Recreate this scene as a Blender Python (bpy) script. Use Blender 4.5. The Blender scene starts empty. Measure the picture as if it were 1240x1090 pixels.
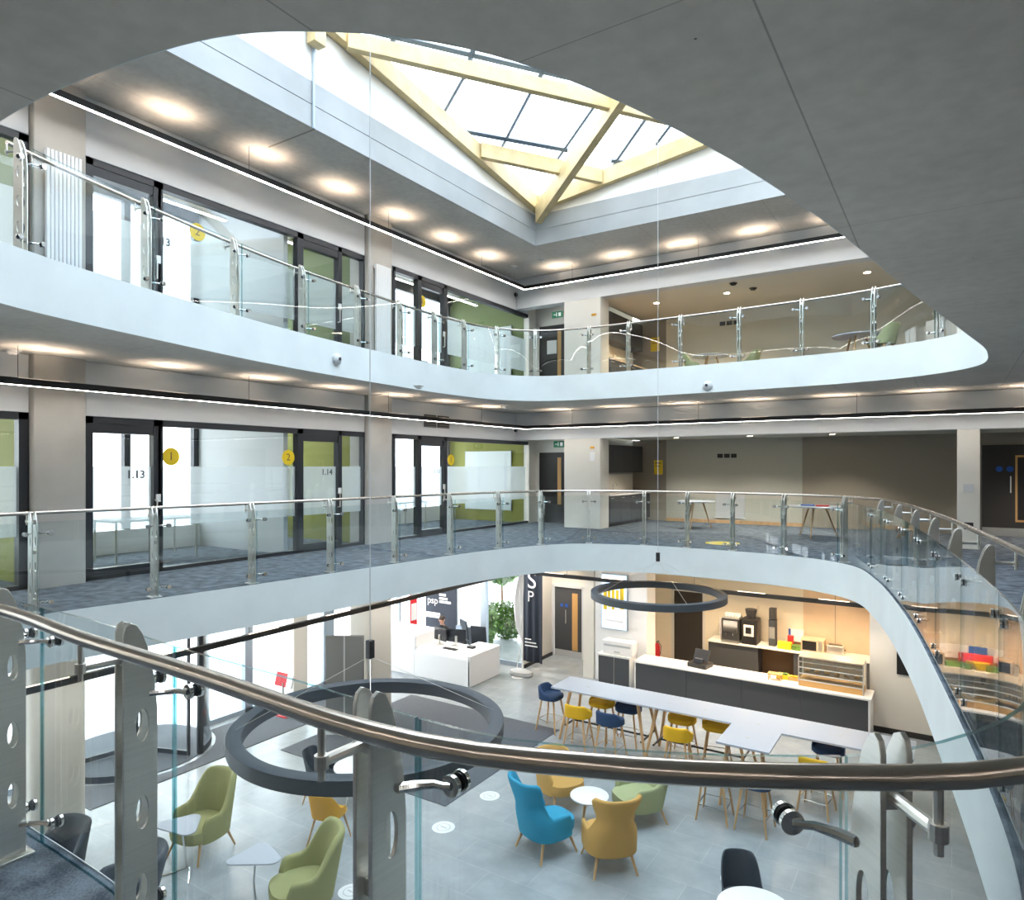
import bpy, math, random
from mathutils import Vector, Matrix
from mathutils.geometry import tessellate_polygon
random.seed(7)
R = math.radians
SC = bpy.context.scene
COL = SC.collection
TH = R(32.8); CT, ST = math.cos(TH), math.sin(TH)
F, CX, HY, EYE = 826.67, 620.0, 565.0, 1.68
L1, L2, GF = 0.0, 3.8, -3.95       # floor levels
S1, S2, ROOF = -0.58, 3.22, 7.10   # soffits

def P(px, py, z):
    d = F*(EYE-z)/(py-HY); xc = (px-CX)/F*d
    return Vector((xc*CT-d*ST, xc*ST+d*CT, z))
def XatY(px, Y):
    k = (px-CX)/F
    return (k*CT*Y-ST*Y)/(CT+k*ST)
def YatX(px, X):
    k = (px-CX)/F
    return (-CT*X-k*ST*X)/(ST-k*CT)
def dep(X, Y): return -X*ST+Y*CT
def Zat(py, X, Y): return EYE-(py-HY)/F*dep(X, Y)

# ---------------------------------------------------------------- materials
MATS = {}
def mat(name, col=(.8,.8,.8), rough=.6, metal=0., spec=.5, emit=None, es=0., bump=None, noise=None, coat=0.):
    if name in MATS: return MATS[name]
    m = bpy.data.materials.new(name); m.use_nodes = True
    nt = m.node_tree; b = nt.nodes['Principled BSDF']
    b.inputs['Base Color'].default_value = (*col, 1)
    b.inputs['Roughness'].default_value = rough
    b.inputs['Metallic'].default_value = metal
    b.inputs['Specular IOR Level'].default_value = spec
    if coat: b.inputs['Coat Weight'].default_value = coat; b.inputs['Coat Roughness'].default_value = .1
    if emit: b.inputs['Emission Color'].default_value = (*emit, 1); b.inputs['Emission Strength'].default_value = es
    if noise:                       # (scale, amount, detail, stretch)
        sc, amt, det = noise[:3]
        tc = nt.nodes.new('ShaderNodeTexCoord'); mp = nt.nodes.new('ShaderNodeMapping')
        if len(noise) > 3: mp.inputs['Scale'].default_value = noise[3]
        nz = nt.nodes.new('ShaderNodeTexNoise'); nz.inputs['Scale'].default_value = sc; nz.inputs['Detail'].default_value = det
        rp = nt.nodes.new('ShaderNodeMapRange'); rp.inputs[1].default_value = .3; rp.inputs[2].default_value = .7
        rp.inputs[3].default_value = 1-amt; rp.inputs[4].default_value = 1+amt
        mx = nt.nodes.new('ShaderNodeMix'); mx.data_type = 'RGBA'; mx.blend_type = 'MULTIPLY'; mx.inputs[0].default_value = 1
        mx.inputs[6].default_value = (*col, 1)
        nt.links.new(tc.outputs['Object'], mp.inputs[0]); nt.links.new(mp.outputs[0], nz.inputs[0])
        nt.links.new(nz.outputs[0], rp.inputs[0]); nt.links.new(rp.outputs[0], mx.inputs[7])
        nt.links.new(mx.outputs[2], b.inputs['Base Color'])
        if bump:
            bp = nt.nodes.new('ShaderNodeBump'); bp.inputs['Strength'].default_value = bump; bp.inputs['Distance'].default_value = .01
            nt.links.new(nz.outputs[0], bp.inputs['Height']); nt.links.new(bp.outputs[0], b.inputs['Normal'])
    MATS[name] = m
    return m

def glass_mat(name, tint, extra=0., rough=0., strength=1.):
    m = bpy.data.materials.new(name); m.use_nodes = True
    nt = m.node_tree; nt.nodes.clear()
    out = nt.nodes.new('ShaderNodeOutputMaterial'); mix = nt.nodes.new('ShaderNodeMixShader')
    tr = nt.nodes.new('ShaderNodeBsdfTransparent'); tr.inputs[0].default_value = (*tint, 1)
    gl = nt.nodes.new('ShaderNodeBsdfGlossy'); gl.inputs['Roughness'].default_value = rough
    lw = nt.nodes.new('ShaderNodeLayerWeight'); lw.inputs[0].default_value = .5
    pw = nt.nodes.new('ShaderNodeMath'); pw.operation = 'POWER'; pw.inputs[1].default_value = 5
    ma = nt.nodes.new('ShaderNodeMath'); ma.operation = 'MULTIPLY_ADD'; ma.inputs[1].default_value = .9*strength; ma.inputs[2].default_value = .04*strength+extra
    nt.links.new(lw.outputs['Facing'], pw.inputs[0]); nt.links.new(pw.outputs[0], ma.inputs[0])
    nt.links.new(ma.outputs[0], mix.inputs[0]); nt.links.new(tr.outputs[0], mix.inputs[1]); nt.links.new(gl.outputs[0], mix.inputs[2])
    nt.links.new(mix.outputs[0], out.inputs[0])
    MATS[name] = m; return m

def frost_mat():
    m = bpy.data.materials.new('frosted_film'); m.use_nodes = True
    nt = m.node_tree; nt.nodes.clear()
    out = nt.nodes.new('ShaderNodeOutputMaterial'); mix = nt.nodes.new('ShaderNodeMixShader'); mix2 = nt.nodes.new('ShaderNodeMixShader')
    tr = nt.nodes.new('ShaderNodeBsdfTransparent'); tr.inputs[0].default_value = (.95,.97,.97,1)
    df = nt.nodes.new('ShaderNodeBsdfDiffuse'); df.inputs[0].default_value = (.74,.76,.77,1)
    tl = nt.nodes.new('ShaderNodeBsdfTranslucent'); tl.inputs[0].default_value = (.85,.88,.90,1)
    mix2.inputs[0].default_value = .6; mix.inputs[0].default_value = .5
    nt.links.new(df.outputs[0], mix2.inputs[1]); nt.links.new(tl.outputs[0], mix2.inputs[2])
    nt.links.new(tr.outputs[0], mix.inputs[1]); nt.links.new(mix2.outputs[0], mix.inputs[2])
    nt.links.new(mix.outputs[0], out.inputs[0])
    MATS['frost'] = m; return m

def conc_soffit():
    """cast concrete soffit: mottled grey with formwork joints and pin holes"""
    m = bpy.data.materials.new('concrete_soffit'); m.use_nodes = True
    nt = m.node_tree; b = nt.nodes['Principled BSDF']; b.inputs['Roughness'].default_value = .7
    N = nt.nodes.new; K = nt.links.new
    tc = N('ShaderNodeTexCoord')
    n1 = N('ShaderNodeTexNoise'); n1.inputs['Scale'].default_value = .9; n1.inputs['Detail'].default_value = 8
    n2 = N('ShaderNodeTexNoise'); n2.inputs['Scale'].default_value = 9; n2.inputs['Detail'].default_value = 6
    ad = N('ShaderNodeMath'); ad.operation = 'ADD'
    K(tc.outputs['Object'], n1.inputs[0]); K(tc.outputs['Object'], n2.inputs[0])
    K(n1.outputs[0], ad.inputs[0]); K(n2.outputs[0], ad.inputs[1])
    rp = N('ShaderNodeValToRGB'); rp.color_ramp.elements[0].position = .35; rp.color_ramp.elements[1].position = .7
    md = N('ShaderNodeMath'); md.operation = 'MULTIPLY'; md.inputs[1].default_value = .5; K(ad.outputs[0], md.inputs[0])
    rp.color_ramp.elements[0].color = (.52,.49,.44,1); rp.color_ramp.elements[1].color = (.66,.63,.57,1)
    K(md.outputs[0], rp.inputs[0])
    sx = N('ShaderNodeSeparateXYZ'); K(tc.outputs['Object'], sx.inputs[0])
    def lines(out, off, per, w):
        a = N('ShaderNodeMath'); a.operation = 'ADD'; a.inputs[1].default_value = -off+per*50+per/2
        K(out, a.inputs[0])
        mo = N('ShaderNodeMath'); mo.operation = 'MODULO'; mo.inputs[1].default_value = per; K(a.outputs[0], mo.inputs[0])
        s = N('ShaderNodeMath'); s.operation = 'SUBTRACT'; s.inputs[1].default_value = per/2; K(mo.outputs[0], s.inputs[0])
        ab = N('ShaderNodeMath'); ab.operation = 'ABSOLUTE'; K(s.outputs[0], ab.inputs[0])
        lt = N('ShaderNodeMath'); lt.operation = 'LESS_THAN'; lt.inputs[1].default_value = w; K(ab.outputs[0], lt.inputs[0])
        return lt.outputs[0]
    la = lines(sx.outputs[0], -.55, 1.35, .004); lb = lines(sx.outputs[1], 4.85, 2.65, .0025)
    mx_ = N('ShaderNodeMath'); mx_.operation = 'MAXIMUM'; K(la, mx_.inputs[0]); K(lb, mx_.inputs[1])
    mu = N('ShaderNodeMath'); mu.operation = 'MULTIPLY'; mu.inputs[1].default_value = .5; K(mx_.outputs[0], mu.inputs[0])
    mx = N('ShaderNodeMix'); mx.data_type = 'RGBA'; mx.inputs[7].default_value = (.09,.085,.08,1)
    K(mu.outputs[0], mx.inputs[0]); K(rp.outputs[0], mx.inputs[6])
    vo = N('ShaderNodeTexVoronoi'); vo.inputs['Scale'].default_value = 3.2; K(tc.outputs['Object'], vo.inputs[0])
    ls = N('ShaderNodeMath'); ls.operation = 'LESS_THAN'; ls.inputs[1].default_value = .018; K(vo.outputs['Distance'], ls.inputs[0])
    mh = N('ShaderNodeMix'); mh.data_type = 'RGBA'; mh.inputs[7].default_value = (.12,.11,.1,1)
    K(ls.outputs[0], mh.inputs[0]); K(mx.outputs[2], mh.inputs[6]); K(mh.outputs[2], b.inputs['Base Color'])
    MATS['soffit'] = m; return m

def tile_mat():
    m = bpy.data.materials.new('grey_floor_tile'); m.use_nodes = True
    nt = m.node_tree; b = nt.nodes['Principled BSDF']; N = nt.nodes.new; K = nt.links.new
    b.inputs['Roughness'].default_value = .25; b.inputs['Specular IOR Level'].default_value = .45
    tc = N('ShaderNodeTexCoord'); br = N('ShaderNodeTexBrick')
    br.inputs['Scale'].default_value = 1; br.inputs['Brick Width'].default_value = 1.2; br.inputs['Row Height'].default_value = .6
    br.inputs['Mortar Size'].default_value = .004; br.inputs['Mortar Smooth'].default_value = 0
    br.inputs['Color1'].default_value = (.30,.335,.355,1); br.inputs['Color2'].default_value = (.335,.365,.385,1); br.inputs['Mortar'].default_value = (.42,.44,.45,1)
    K(tc.outputs['Object'], br.inputs[0])
    n1 = N('ShaderNodeTexNoise'); n1.inputs['Scale'].default_value = 2.2; n1.inputs['Detail'].default_value = 9; n1.inputs['Roughness'].default_value = .65
    K(tc.outputs['Object'], n1.inputs[0])
    rp = N('ShaderNodeMapRange'); rp.inputs[1].default_value = .3; rp.inputs[2].default_value = .7; rp.inputs[3].default_value = .86; rp.inputs[4].default_value = 1.14
    K(n1.outputs[0], rp.inputs[0])
    mx = N('ShaderNodeMix'); mx.data_type = 'RGBA'; mx.blend_type = 'MULTIPLY'; mx.inputs[0].default_value = 1
    K(br.outputs[0], mx.inputs[6]); K(rp.outputs[0], mx.inputs[7]); K(mx.outputs[2], b.inputs['Base Color'])
    MATS['tile'] = m; return m

def carpet_mat():
    m = bpy.data.materials.new('blue_grey_carpet'); m.use_nodes = True
    nt = m.node_tree; b = nt.nodes['Principled BSDF']; N = nt.nodes.new; K = nt.links.new
    b.inputs['Roughness'].default_value = .95; b.inputs['Specular IOR Level'].default_value = .2
    tc = N('ShaderNodeTexCoord'); n1 = N('ShaderNodeTexNoise'); n1.inputs['Scale'].default_value = 6; n1.inputs['Detail'].default_value = 3
    n2 = N('ShaderNodeTexNoise'); n2.inputs['Scale'].default_value = 90; n2.inputs['Detail'].default_value = 4
    K(tc.outputs['Object'], n1.inputs[0]); K(tc.outputs['Object'], n2.inputs[0])
    ad = N('ShaderNodeMath'); ad.operation = 'MULTIPLY_ADD'; ad.inputs[1].default_value = .55
    K(n2.outputs[0], ad.inputs[0]); K(n1.outputs[0], ad.inputs[2])
    rp = N('ShaderNodeValToRGB'); rp.color_ramp.elements[0].position = .6; rp.color_ramp.elements[1].position = .95
    rp.color_ramp.elements[0].color = (.055,.068,.085,1); rp.color_ramp.elements[1].color = (.17,.20,.235,1)
    K(ad.outputs[0], rp.inputs[0]); K(rp.outputs[0], b.inputs['Base Color'])
    bp = N('ShaderNodeBump'); bp.inputs['Strength'].default_value = .4; bp.inputs['Distance'].default_value = .004
    K(n2.outputs[0], bp.inputs['Height']); K(bp.outputs[0], b.inputs['Normal'])
    MATS['carpet'] = m; return m

mat('fascia', (.60,.65,.655), .6, noise=(1.6,.05,6)); conc_soffit(); tile_mat(); carpet_mat(); frost_mat()
mat('conc', (.50,.48,.44), .75, noise=(1.5,.10,7)); mat('upstand', (.36,.38,.39), .7, noise=(1.2,.10,7))
mat('white', (.82,.82,.80), .5); mat('panel', (.64,.66,.67), .5); mat('plaster', (.78,.75,.68), .7)
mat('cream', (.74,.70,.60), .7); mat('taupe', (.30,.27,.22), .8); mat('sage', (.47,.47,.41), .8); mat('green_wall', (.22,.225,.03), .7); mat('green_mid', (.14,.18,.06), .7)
mat('frame', (.022,.025,.032), .4); mat('dark', (.03,.032,.036), .45); mat('black', (.012,.012,.013), .4)
mat('steel', (.74,.73,.69), .36, 1.0, noise=(3,.05,3,(1,1,30))); mat('chrome', (.75,.75,.74), .12, 1.0); mat('rail', (.60,.54,.48), .22, 1.0)
mat('ring', (.050,.060,.072), .55); mat('bar_grey', (.10,.14,.19), .5); mat('timber', (.60,.47,.25), .55, noise=(4,.14,5,(1,1,1))); mat('oak', (.55,.34,.16), .5, noise=(9,.15,4,(1,1,.2)))
mat('alu', (.35,.42,.50), .4, .3); mat('door', (.030,.028,.027), .5); mat('charcoal', (.06,.064,.072), .5); mat('counter', (.83,.82,.80), .3)
mat('laminate', (.42,.46,.52), .3); mat('board', (.60,.47,.34), .6, noise=(2,.08,4)); mat('blue_fab', (.03,.30,.48), .9); mat('mustard', (.58,.34,.10), .9)
mat('green_fab', (.34,.34,.15), .9); mat('pale_green', (.38,.41,.22), .9); mat('navy', (.018,.05,.12), .8); mat('yellow', (.72,.42,.01), .75)
mat('orange', (.70,.36,.03), .6); mat('slate', (.035,.045,.058), .6); mat('mat_dark', (.10,.11,.125), .9, noise=(60,.15,2)); mat('sticker', (.80,.82,.82), .5)
mat('sign_yellow', (.85,.62,.02), .5); mat('red', (.65,.02,.03), .5); mat('sign_green', (.01,.16,.07), .5); mat('cup_white', (.9,.9,.9), .3)
mat('banner', (.03,.04,.06), .7); mat('skin', (.55,.33,.24), .6); mat('hair', (.03,.02,.015), .8); mat('cloth_black', (.015,.017,.02), .9)
mat('leaf', (.09,.19,.03), .8, noise=(7,.5,4)); mat('leaf_pale', (.20,.33,.12), .8, noise=(5,.4,4)); mat('paving', (.80,.80,.80), .9)
mat('blue_sign', (.02,.10,.45), .5); mat('base_dark', (.035,.033,.032), .6); mat('whiteboard', (.62,.68,.68), .25); mat('ltgrey', (.50,.52,.53), .6); mat('grey_board', (.20,.205,.20), .8)
mat('led', (1,1,1), .5, emit=(1,.95,.91), es=12.0); mat('led_top', (1,1,1), .5, emit=(1,.78,.60), es=2.0); mat('lamp', (1,1,1), .5, emit=(1,.72,.42), es=50.0); mat('room_led', (1,1,1), .5, emit=(1,.97,.93), es=6.0)
mat('screen', (.02,.02,.02), .2, emit=(.55,.75,.95), es=1.0); mat('monitor', (.02,.025,.035), .2); mat('brown', (.22,.12,.06), .7); mat('wood_lt', (.62,.36,.13), .5)
glass_mat('glass', (.945,.975,.978), 0.0); glass_mat('glass_edge', (.22,.55,.60), .25, .1); glass_mat('win', (.935,.955,.955), .0); glass_mat('roofglass', (.93,.97,1.0), .0, strength=.6)

def opal():
    m = bpy.data.materials.new('opal_panel'); m.use_nodes = True
    nt = m.node_tree; nt.nodes.clear(); out = nt.nodes.new('ShaderNodeOutputMaterial'); a = nt.nodes.new('ShaderNodeMixShader'); a.inputs[0].default_value=.75
    d = nt.nodes.new('ShaderNodeBsdfDiffuse'); d.inputs[0].default_value=(.9,.9,.9,1); t = nt.nodes.new('ShaderNodeBsdfTranslucent'); t.inputs[0].default_value=(.95,.97,.98,1)
    nt.links.new(d.outputs[0],a.inputs[1]); nt.links.new(t.outputs[0],a.inputs[2]); nt.links.new(a.outputs[0],out.inputs[0]); MATS['opal']=m
opal()
# ---------------------------------------------------------------- mesh builder
class MB:
    def __init__(s): s.v=[]; s.f=[]; s.mi=[]; s.M=Matrix()
    def at(s, loc=(0,0,0), rz=0., rx=0., ry=0., sc=(1,1,1)):
        s.M = Matrix.Translation(loc) @ Matrix.Rotation(rz,4,'Z') @ Matrix.Rotation(ry,4,'Y') @ Matrix.Rotation(rx,4,'X') @ Matrix.Diagonal((*sc,1)); return s
    def add(s, vs, fs, mi=0):
        b=len(s.v); s.v += [tuple(s.M @ Vector(q)) for q in vs]; s.f += [tuple(b+i for i in f) for f in fs]; s.mi += [mi]*len(fs); return s
    def box(s, x0,y0,z0,x1,y1,z1, mi=0):
        if x0>x1:x0,x1=x1,x0
        if y0>y1:y0,y1=y1,y0
        if z0>z1:z0,z1=z1,z0
        return s.add([(x0,y0,z0),(x1,y0,z0),(x1,y1,z0),(x0,y1,z0),(x0,y0,z1),(x1,y0,z1),(x1,y1,z1),(x0,y1,z1)],
            [(0,3,2,1),(4,5,6,7),(0,1,5,4),(1,2,6,5),(2,3,7,6),(3,0,4,7)], mi)
    def rbox(s, x0,y0,z0,x1,y1,z1, r=.02, n=4, mi=0):      # vertical edges rounded
        pts=[]
        for cx,cy,a0 in ((x1-r,y1-r,0),(x0+r,y1-r,90),(x0+r,y0+r,180),(x1-r,y0+r,270)):
            for i in range(n+1):
                a=R(a0+90*i/n); pts.append((cx+r*math.cos(a),cy+r*math.sin(a)))
        return s.prism(pts,z0,z1,mi)
    def prism(s, pts, z0, z1, mi=0, ax='z'):
        n=len(pts)
        def q(a,b,c): return {'z':(a,b,c),'x':(c,a,b),'y':(a,c,b)}[ax]
        vs=[q(a,b,z0) for a,b in pts]+[q(a,b,z1) for a,b in pts]
        fs=[tuple(range(n-1,-1,-1)), tuple(range(n,2*n))]+[(i,(i+1)%n,n+(i+1)%n,n+i) for i in range(n)]
        return s.add(vs,fs,mi)
    def holed(s, outer, holes, z0, z1, mi=0, ax='z', cap=(1,1)):
        def q(a,b,c): return {'z':(a,b,c),'x':(c,a,b),'y':(a,c,b)}[ax]
        loops=[outer]+holes; flat=[p for l in loops for p in l]
        tr=tessellate_polygon([[Vector((a,b,0)) for a,b in l] for l in loops]); n=len(flat)
        vs=[q(a,b,z0) for a,b in flat]+[q(a,b,z1) for a,b in flat]; fs=[]
        if cap[0]: fs+=[tuple(t) for t in tr]
        if cap[1]: fs+=[tuple(n+i for i in t) for t in tr]
        b=0
        for l in loops:
            m=len(l); fs+=[(b+i,b+(i+1)%m,n+b+(i+1)%m,n+b+i) for i in range(m)]; b+=m
        return s.add(vs,fs,mi)
    def tube(s, pts, r, seg=8, closed=False, mi=0, cap=True):
        pts=[Vector(p) for p in pts]; n=len(pts); rs = r if isinstance(r,(list,tuple)) else [r]*n
        vs=[]; up=None
        for i,p in enumerate(pts):
            if closed: t=pts[(i+1)%n]-pts[i-1]
            else: t=pts[min(i+1,n-1)]-pts[max(i-1,0)]
            t.normalize()
            if up is None:
                up=Vector((0,0,1)) if abs(t.z)<.9 else Vector((1,0,0))
            a=t.cross(up)
            if a.length<1e-4: a=t.cross(Vector((0,1,0)))
            a.normalize(); b=a.cross(t); up=b
            for k in range(seg):
                w=2*math.pi*k/seg; vs.append(p+(a*math.cos(w)+b*math.sin(w))*rs[i])
        fs=[]
        for i in range(n if closed else n-1):
            j=(i+1)%n
            fs+=[(i*seg+k,i*seg+(k+1)%seg,j*seg+(k+1)%seg,j*seg+k) for k in range(seg)]
        if cap and not closed: fs+=[tuple(range(seg-1,-1,-1)), tuple((n-1)*seg+k for k in range(seg))]
        return s.add(vs,fs,mi)
    def lathe(s, prof, seg=24, mi=0):
        vs=[]; fs=[]; n=len(prof)
        for k in range(seg):
            a=2*math.pi*k/seg; vs+=[(r*math.cos(a),r*math.sin(a),z) for r,z in prof]
        for k in range(seg):
            j=(k+1)%seg
            fs+=[(k*n+i,j*n+i,j*n+i+1,k*n+i+1) for i in range(n-1)]
        return s.add(vs,fs,mi)
    def grid(s, fn, nu, nv, cu=False, cv=False, mi=0):
        vs=[fn(i,j) for i in range(nu) for j in range(nv)]; fs=[]
        for i in range(nu if cu else nu-1):
            for j in range(nv if cv else nv-1):
                a=(i+1)%nu; b=(j+1)%nv
                fs.append((i*nv+j,a*nv+j,a*nv+b,i*nv+b))
        return s.add(vs,fs,mi)
    def build(s, name, mats, parent=None, loc=None, smooth=True, ang=35, bevel=0.):
        me=bpy.data.meshes.new(name); me.from_pydata(s.v,[],s.f)
        mats = mats if isinstance(mats,(list,tuple)) else [mats]
        for m in mats: me.materials.append(MATS[m])
        me.polygons.foreach_set('material_index', s.mi)
        import bmesh
        bm=bmesh.new(); bm.from_mesh(me); bmesh.ops.remove_doubles(bm,verts=bm.verts,dist=1e-5); bmesh.ops.recalc_face_normals(bm,faces=bm.faces); bm.to_mesh(me); bm.free()
        if smooth:
            me.shade_smooth(); me.set_sharp_from_angle(angle=R(ang))
        o=bpy.data.objects.new(name,me); COL.objects.link(o)
        if parent: o.parent=parent
        if loc is not None: o.location=loc
        if bevel:
            bv=o.modifiers.new('b','BEVEL'); bv.width=bevel; bv.segments=2; bv.limit_method='ANGLE'; bv.angle_limit=R(40)
        return o

def tag(o,label,cat,group=None,kind=None):
    if label: o['label']=label
    if cat: o['category']=cat
    if group: o['group']=group
    if kind: o['kind']=kind
    return o
def thing(name,label,cat,loc=(0,0,0),rz=0.,group=None):
    o=bpy.data.objects.new(name,None); COL.objects.link(o); o.location=loc; o.rotation_euler=(0,0,rz); o.empty_display_size=.1
    return tag(o,label,cat,group)
def struct(o): o['kind']='structure'; return o
def sempty(name):
    o=bpy.data.objects.new(name,None); COL.objects.link(o); o['kind']='structure'; return o
def dup(root,loc,rz=0.,label=None,group=None,recol=None):
    def cp(o,par):
        c=o.copy(); COL.objects.link(c); c.parent=par
        if recol and c.type=='MESH' and o.data.materials:
            for sl in recol:
                if o.data.materials[0]==MATS[sl]:
                    key=o.data.name+recol[sl]
                    if key not in bpy.data.meshes:
                        me=o.data.copy(); me.name=key; me.materials[0]=MATS[recol[sl]]
                    c.data=bpy.data.meshes[key]
        for ch in list(o.children): 
            if ch.name in KEEP: continue
            cp(ch,c)
        return c
    r=cp(root,None); r.location=loc; r.rotation_euler=(0,0,rz)
    if label: r['label']=label
    if group: r['group']=group
    return r
KEEP=set()
def text_mesh(name,txt,size,matname,parent=None,loc=(0,0,0),rot=(0,0,0),ext=.002,align='CENTER',spacing=1.,label=None,bold=0.):
    cu=bpy.data.curves.new(name,'FONT'); cu.body=txt; cu.size=size; cu.extrude=ext; cu.offset=bold; cu.align_x=align; cu.align_y='CENTER'; cu.space_character=spacing
    t=bpy.data.objects.new(name,cu); COL.objects.link(t)
    dg=bpy.context.evaluated_depsgraph_get(); dg.update()
    me=bpy.data.meshes.new_from_object(t.evaluated_get(dg)); bpy.data.objects.remove(t)
    me.materials.clear(); me.materials.append(MATS[matname])
    o=bpy.data.objects.new(name,me); COL.objects.link(o); o.location=loc; o.rotation_euler=rot
    if parent: o.parent=parent
    if label: o['label']=label
    return o
def catmull(pts,closed=True,n=10):
    out=[]; m=len(pts)
    for i in range(m if closed else m-1):
        p=[Vector((*pts[(i+k)%m if closed else min(max(i+k,0),m-1)],0)) for k in (-1,0,1,2)]
        for j in range(n):
            t=j/n
            q=.5*((2*p[1])+(p[2]-p[0])*t+(2*p[0]-5*p[1]+4*p[2]-p[3])*t*t+(3*p[1]-p[0]-3*p[2]+p[3])*t**3)
            out.append((q.x,q.y))
    if not closed: out.append(tuple(pts[-1]))
    return out
# ---------------------------------------------------------------- atrium openings (plan curves)
E1=[(-3.0,1.45),(-2.3,1.40),(-1.6,1.375),(-.98,1.34),(-.67,1.42),(-.375,1.565),(-.105,1.775),(.13,2.25),(.22,3.0),(.18,4.1),(-.08,6.3),(-.45,8.9),(-.95,11.4),(-1.5,12.9),(-2.7,13.6),(-4.8,13.78),(-6.0,13.6),(-7.1,12.95),(-7.75,11.3),(-8.0,9.4),(-8.2,7.2),(-8.45,5.05),(-8.65,3.6),(-8.5,2.5),(-7.7,1.8),(-6.3,1.5),(-4.6,1.46)]
E2=[(-7.53,2.79),(-8.09,4.54),(-8.65,7.0),(-8.92,9.5),(-9.02,11.4),(-8.85,12.9),(-8.2,13.8),(-7.0,14.12),(-4.9,14.15),(-3.4,14.1),(-1.7,13.95),(-.45,13.5),(.33,12.6),(.4,11.2),(.14,9.5),(-.30,7.0),(-.64,4.86),(-.98,3.3),(-1.39,2.2),(-1.93,1.63),(-2.6,1.40),(-3.78,1.33),(-5.5,1.55),(-6.8,2.05)]
C1=catmull(E1,True,8); C2=catmull(E2,True,8)
XL,XR,YN,YF=-13.75,8.0,-4.0,20.9
OUT=[(XL,YN),(XR,YN),(XR,YF),(XL,YF)]
def sgn(p): return sum(p[i][0]*p[(i+1)%len(p)][1]-p[(i+1)%len(p)][0]*p[i][1] for i in range(len(p)))
def offs(c,d,closed=True):
    """offset away from the void by d (curves are stored so that the void is their inside)"""
    s=1 if sgn(c)>0 else -1; n=len(c); out=[]
    for i in range(n):
        a=c[i-1] if (closed or i>0) else c[i]; b=c[(i+1)%n] if (closed or i<n-1) else c[i]
        t=Vector((b[0]-a[0],b[1]-a[1])).normalized(); out.append((c[i][0]+s*t.y*d,c[i][1]-s*t.x*d))
    return out
def slab(name,curve,z0,z1,cm):
    o=MB().holed(OUT,[offs(curve,.004)],z0,z1-.012); struct(o.build(name+'_slab' if 0 else 'ceiling','soffit',smooth=False))
    struct(MB().holed(OUT,[offs(curve,.004)],z1-.012,z1).build('floor',cm,smooth=False))
    n=len(curve); f=MB(); inn=offs(curve,.004)
    vs=[(x,y,z0-.0005) for x,y in curve]+[(x,y,z1+.006) for x,y in curve]+[(x,y,z1+.006) for x,y in inn]+[(x,y,z0-.0005) for x,y in inn]
    fs=[]
    for a in range(4):
        b=(a+1)%4
        fs+=[(a*n+i,a*n+(i+1)%n,b*n+(i+1)%n,b*n+i) for i in range(n)]
    f.add(vs,fs); return struct(f.build('trim_1' if z1<1 else 'trim_2','fascia'))
slab('l1',C1,S1,L1,'carpet'); slab('l2',C2,S2,L2,'carpet')
# ground floor, entrance matting, outside paving
struct(MB().box(XL-.2,YN,GF-.3,XR,YF,GF).build('floor','tile',smooth=False))
struct(MB().box(XL-40,-60,GF-.40,XL-.2,70,GF-.02).box(XL-.2,YF+.2,GF-.40,60,70,GF-.02).build('floor','paving',smooth=False))
pl=[(-11.85,5.65),(-11.85,12.9),(-13.3,12.9),(-13.3,8.78)]+[(-13.62+1.5*math.cos(R(a)),7.3+1.5*math.sin(R(a))) for a in range(75,-76,-10)]+[(-13.2,5.65)]
tag(MB().prism(pl,GF,GF+.012).build('entrance_mat','mat_dark'),'long dark grey entrance mat along the glass entrance front','mat')
tag(MB().box(-11.2,8.9,GF,-7.05,12.8,GF+.010).build('floor_rug','mat_dark'),'large dark grey rug under the big ring pendant near reception','rug')
# roof with skylight opening
X0,X1_,Y0,Y1_=-8.6,1.6,2.4,14.4
hole=[(X0,Y0),(X1_,Y0),(X1_,Y1_),(X0,Y1_)]
struct(MB().holed(OUT,[hole],ROOF,ROOF+.35).build('ceiling','soffit',smooth=False))
g=MB()
for z0,z1,in_ in ((ROOF+.001,ROOF+.36,0.0),(ROOF+.375,ROOF+.74,.0)):
    g.holed([(X0-.25,Y0-.25),(X1_+.25,Y0-.25),(X1_+.25,Y1_+.25),(X0-.25,Y1_+.25)],[[(X0+.003,Y0+.003),(X1_-.003,Y0+.003),(X1_-.003,Y1_-.003),(X0+.003,Y1_-.003)]],z0,z1)
g.holed([(X0-.25,Y0-.25),(X1_+.25,Y0-.25),(X1_+.25,Y1_+.25),(X0-.25,Y1_+.25)],[[(X0-.01,Y0),(X1_,Y0),(X1_,Y1_+.01),(X0-.01,Y1_+.01)]],ROOF+.36,ROOF+.375)
struct(g.build('trim_3','upstand',smooth=False))
# sloping rooflight: rafters along the kerb rise from the far left corner
ZC=EYE+6.2; GS=.13
def zr(x,y): return ZC+GS*((x-X0)+(Y1_-y))          # underside of the edge rafters
WTOP=[(X0,Y1_),(X1_,Y1_),(X1_,Y0),(X0,Y0)]
for k in range(4):
    (xa,ya),(xb,yb)=WTOP[k],WTOP[(k+1)%4]; nx,ny=(yb-ya),-(xb-xa); l=math.hypot(nx,ny); nx,ny=-nx/l*.12,-ny/l*.12
    za,zb_=zr(xa,ya)+.48,zr(xb,yb)+.48; zz=ROOF+.74
    struct(MB().add([(xa,ya,zz),(xb,yb,zz),(xb,yb,zb_),(xa,ya,za),(xa-nx*-1,ya-ny*-1,zz),(xb+nx,yb+ny,zz),(xb+nx,yb+ny,zb_),(xa+nx,ya+ny,za)],[(0,1,2,3),(4,7,6,5),(0,4,5,1),(3,2,6,7),(0,3,7,4),(1,5,6,2)]).build('trim_4','white',smooth=False))
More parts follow.
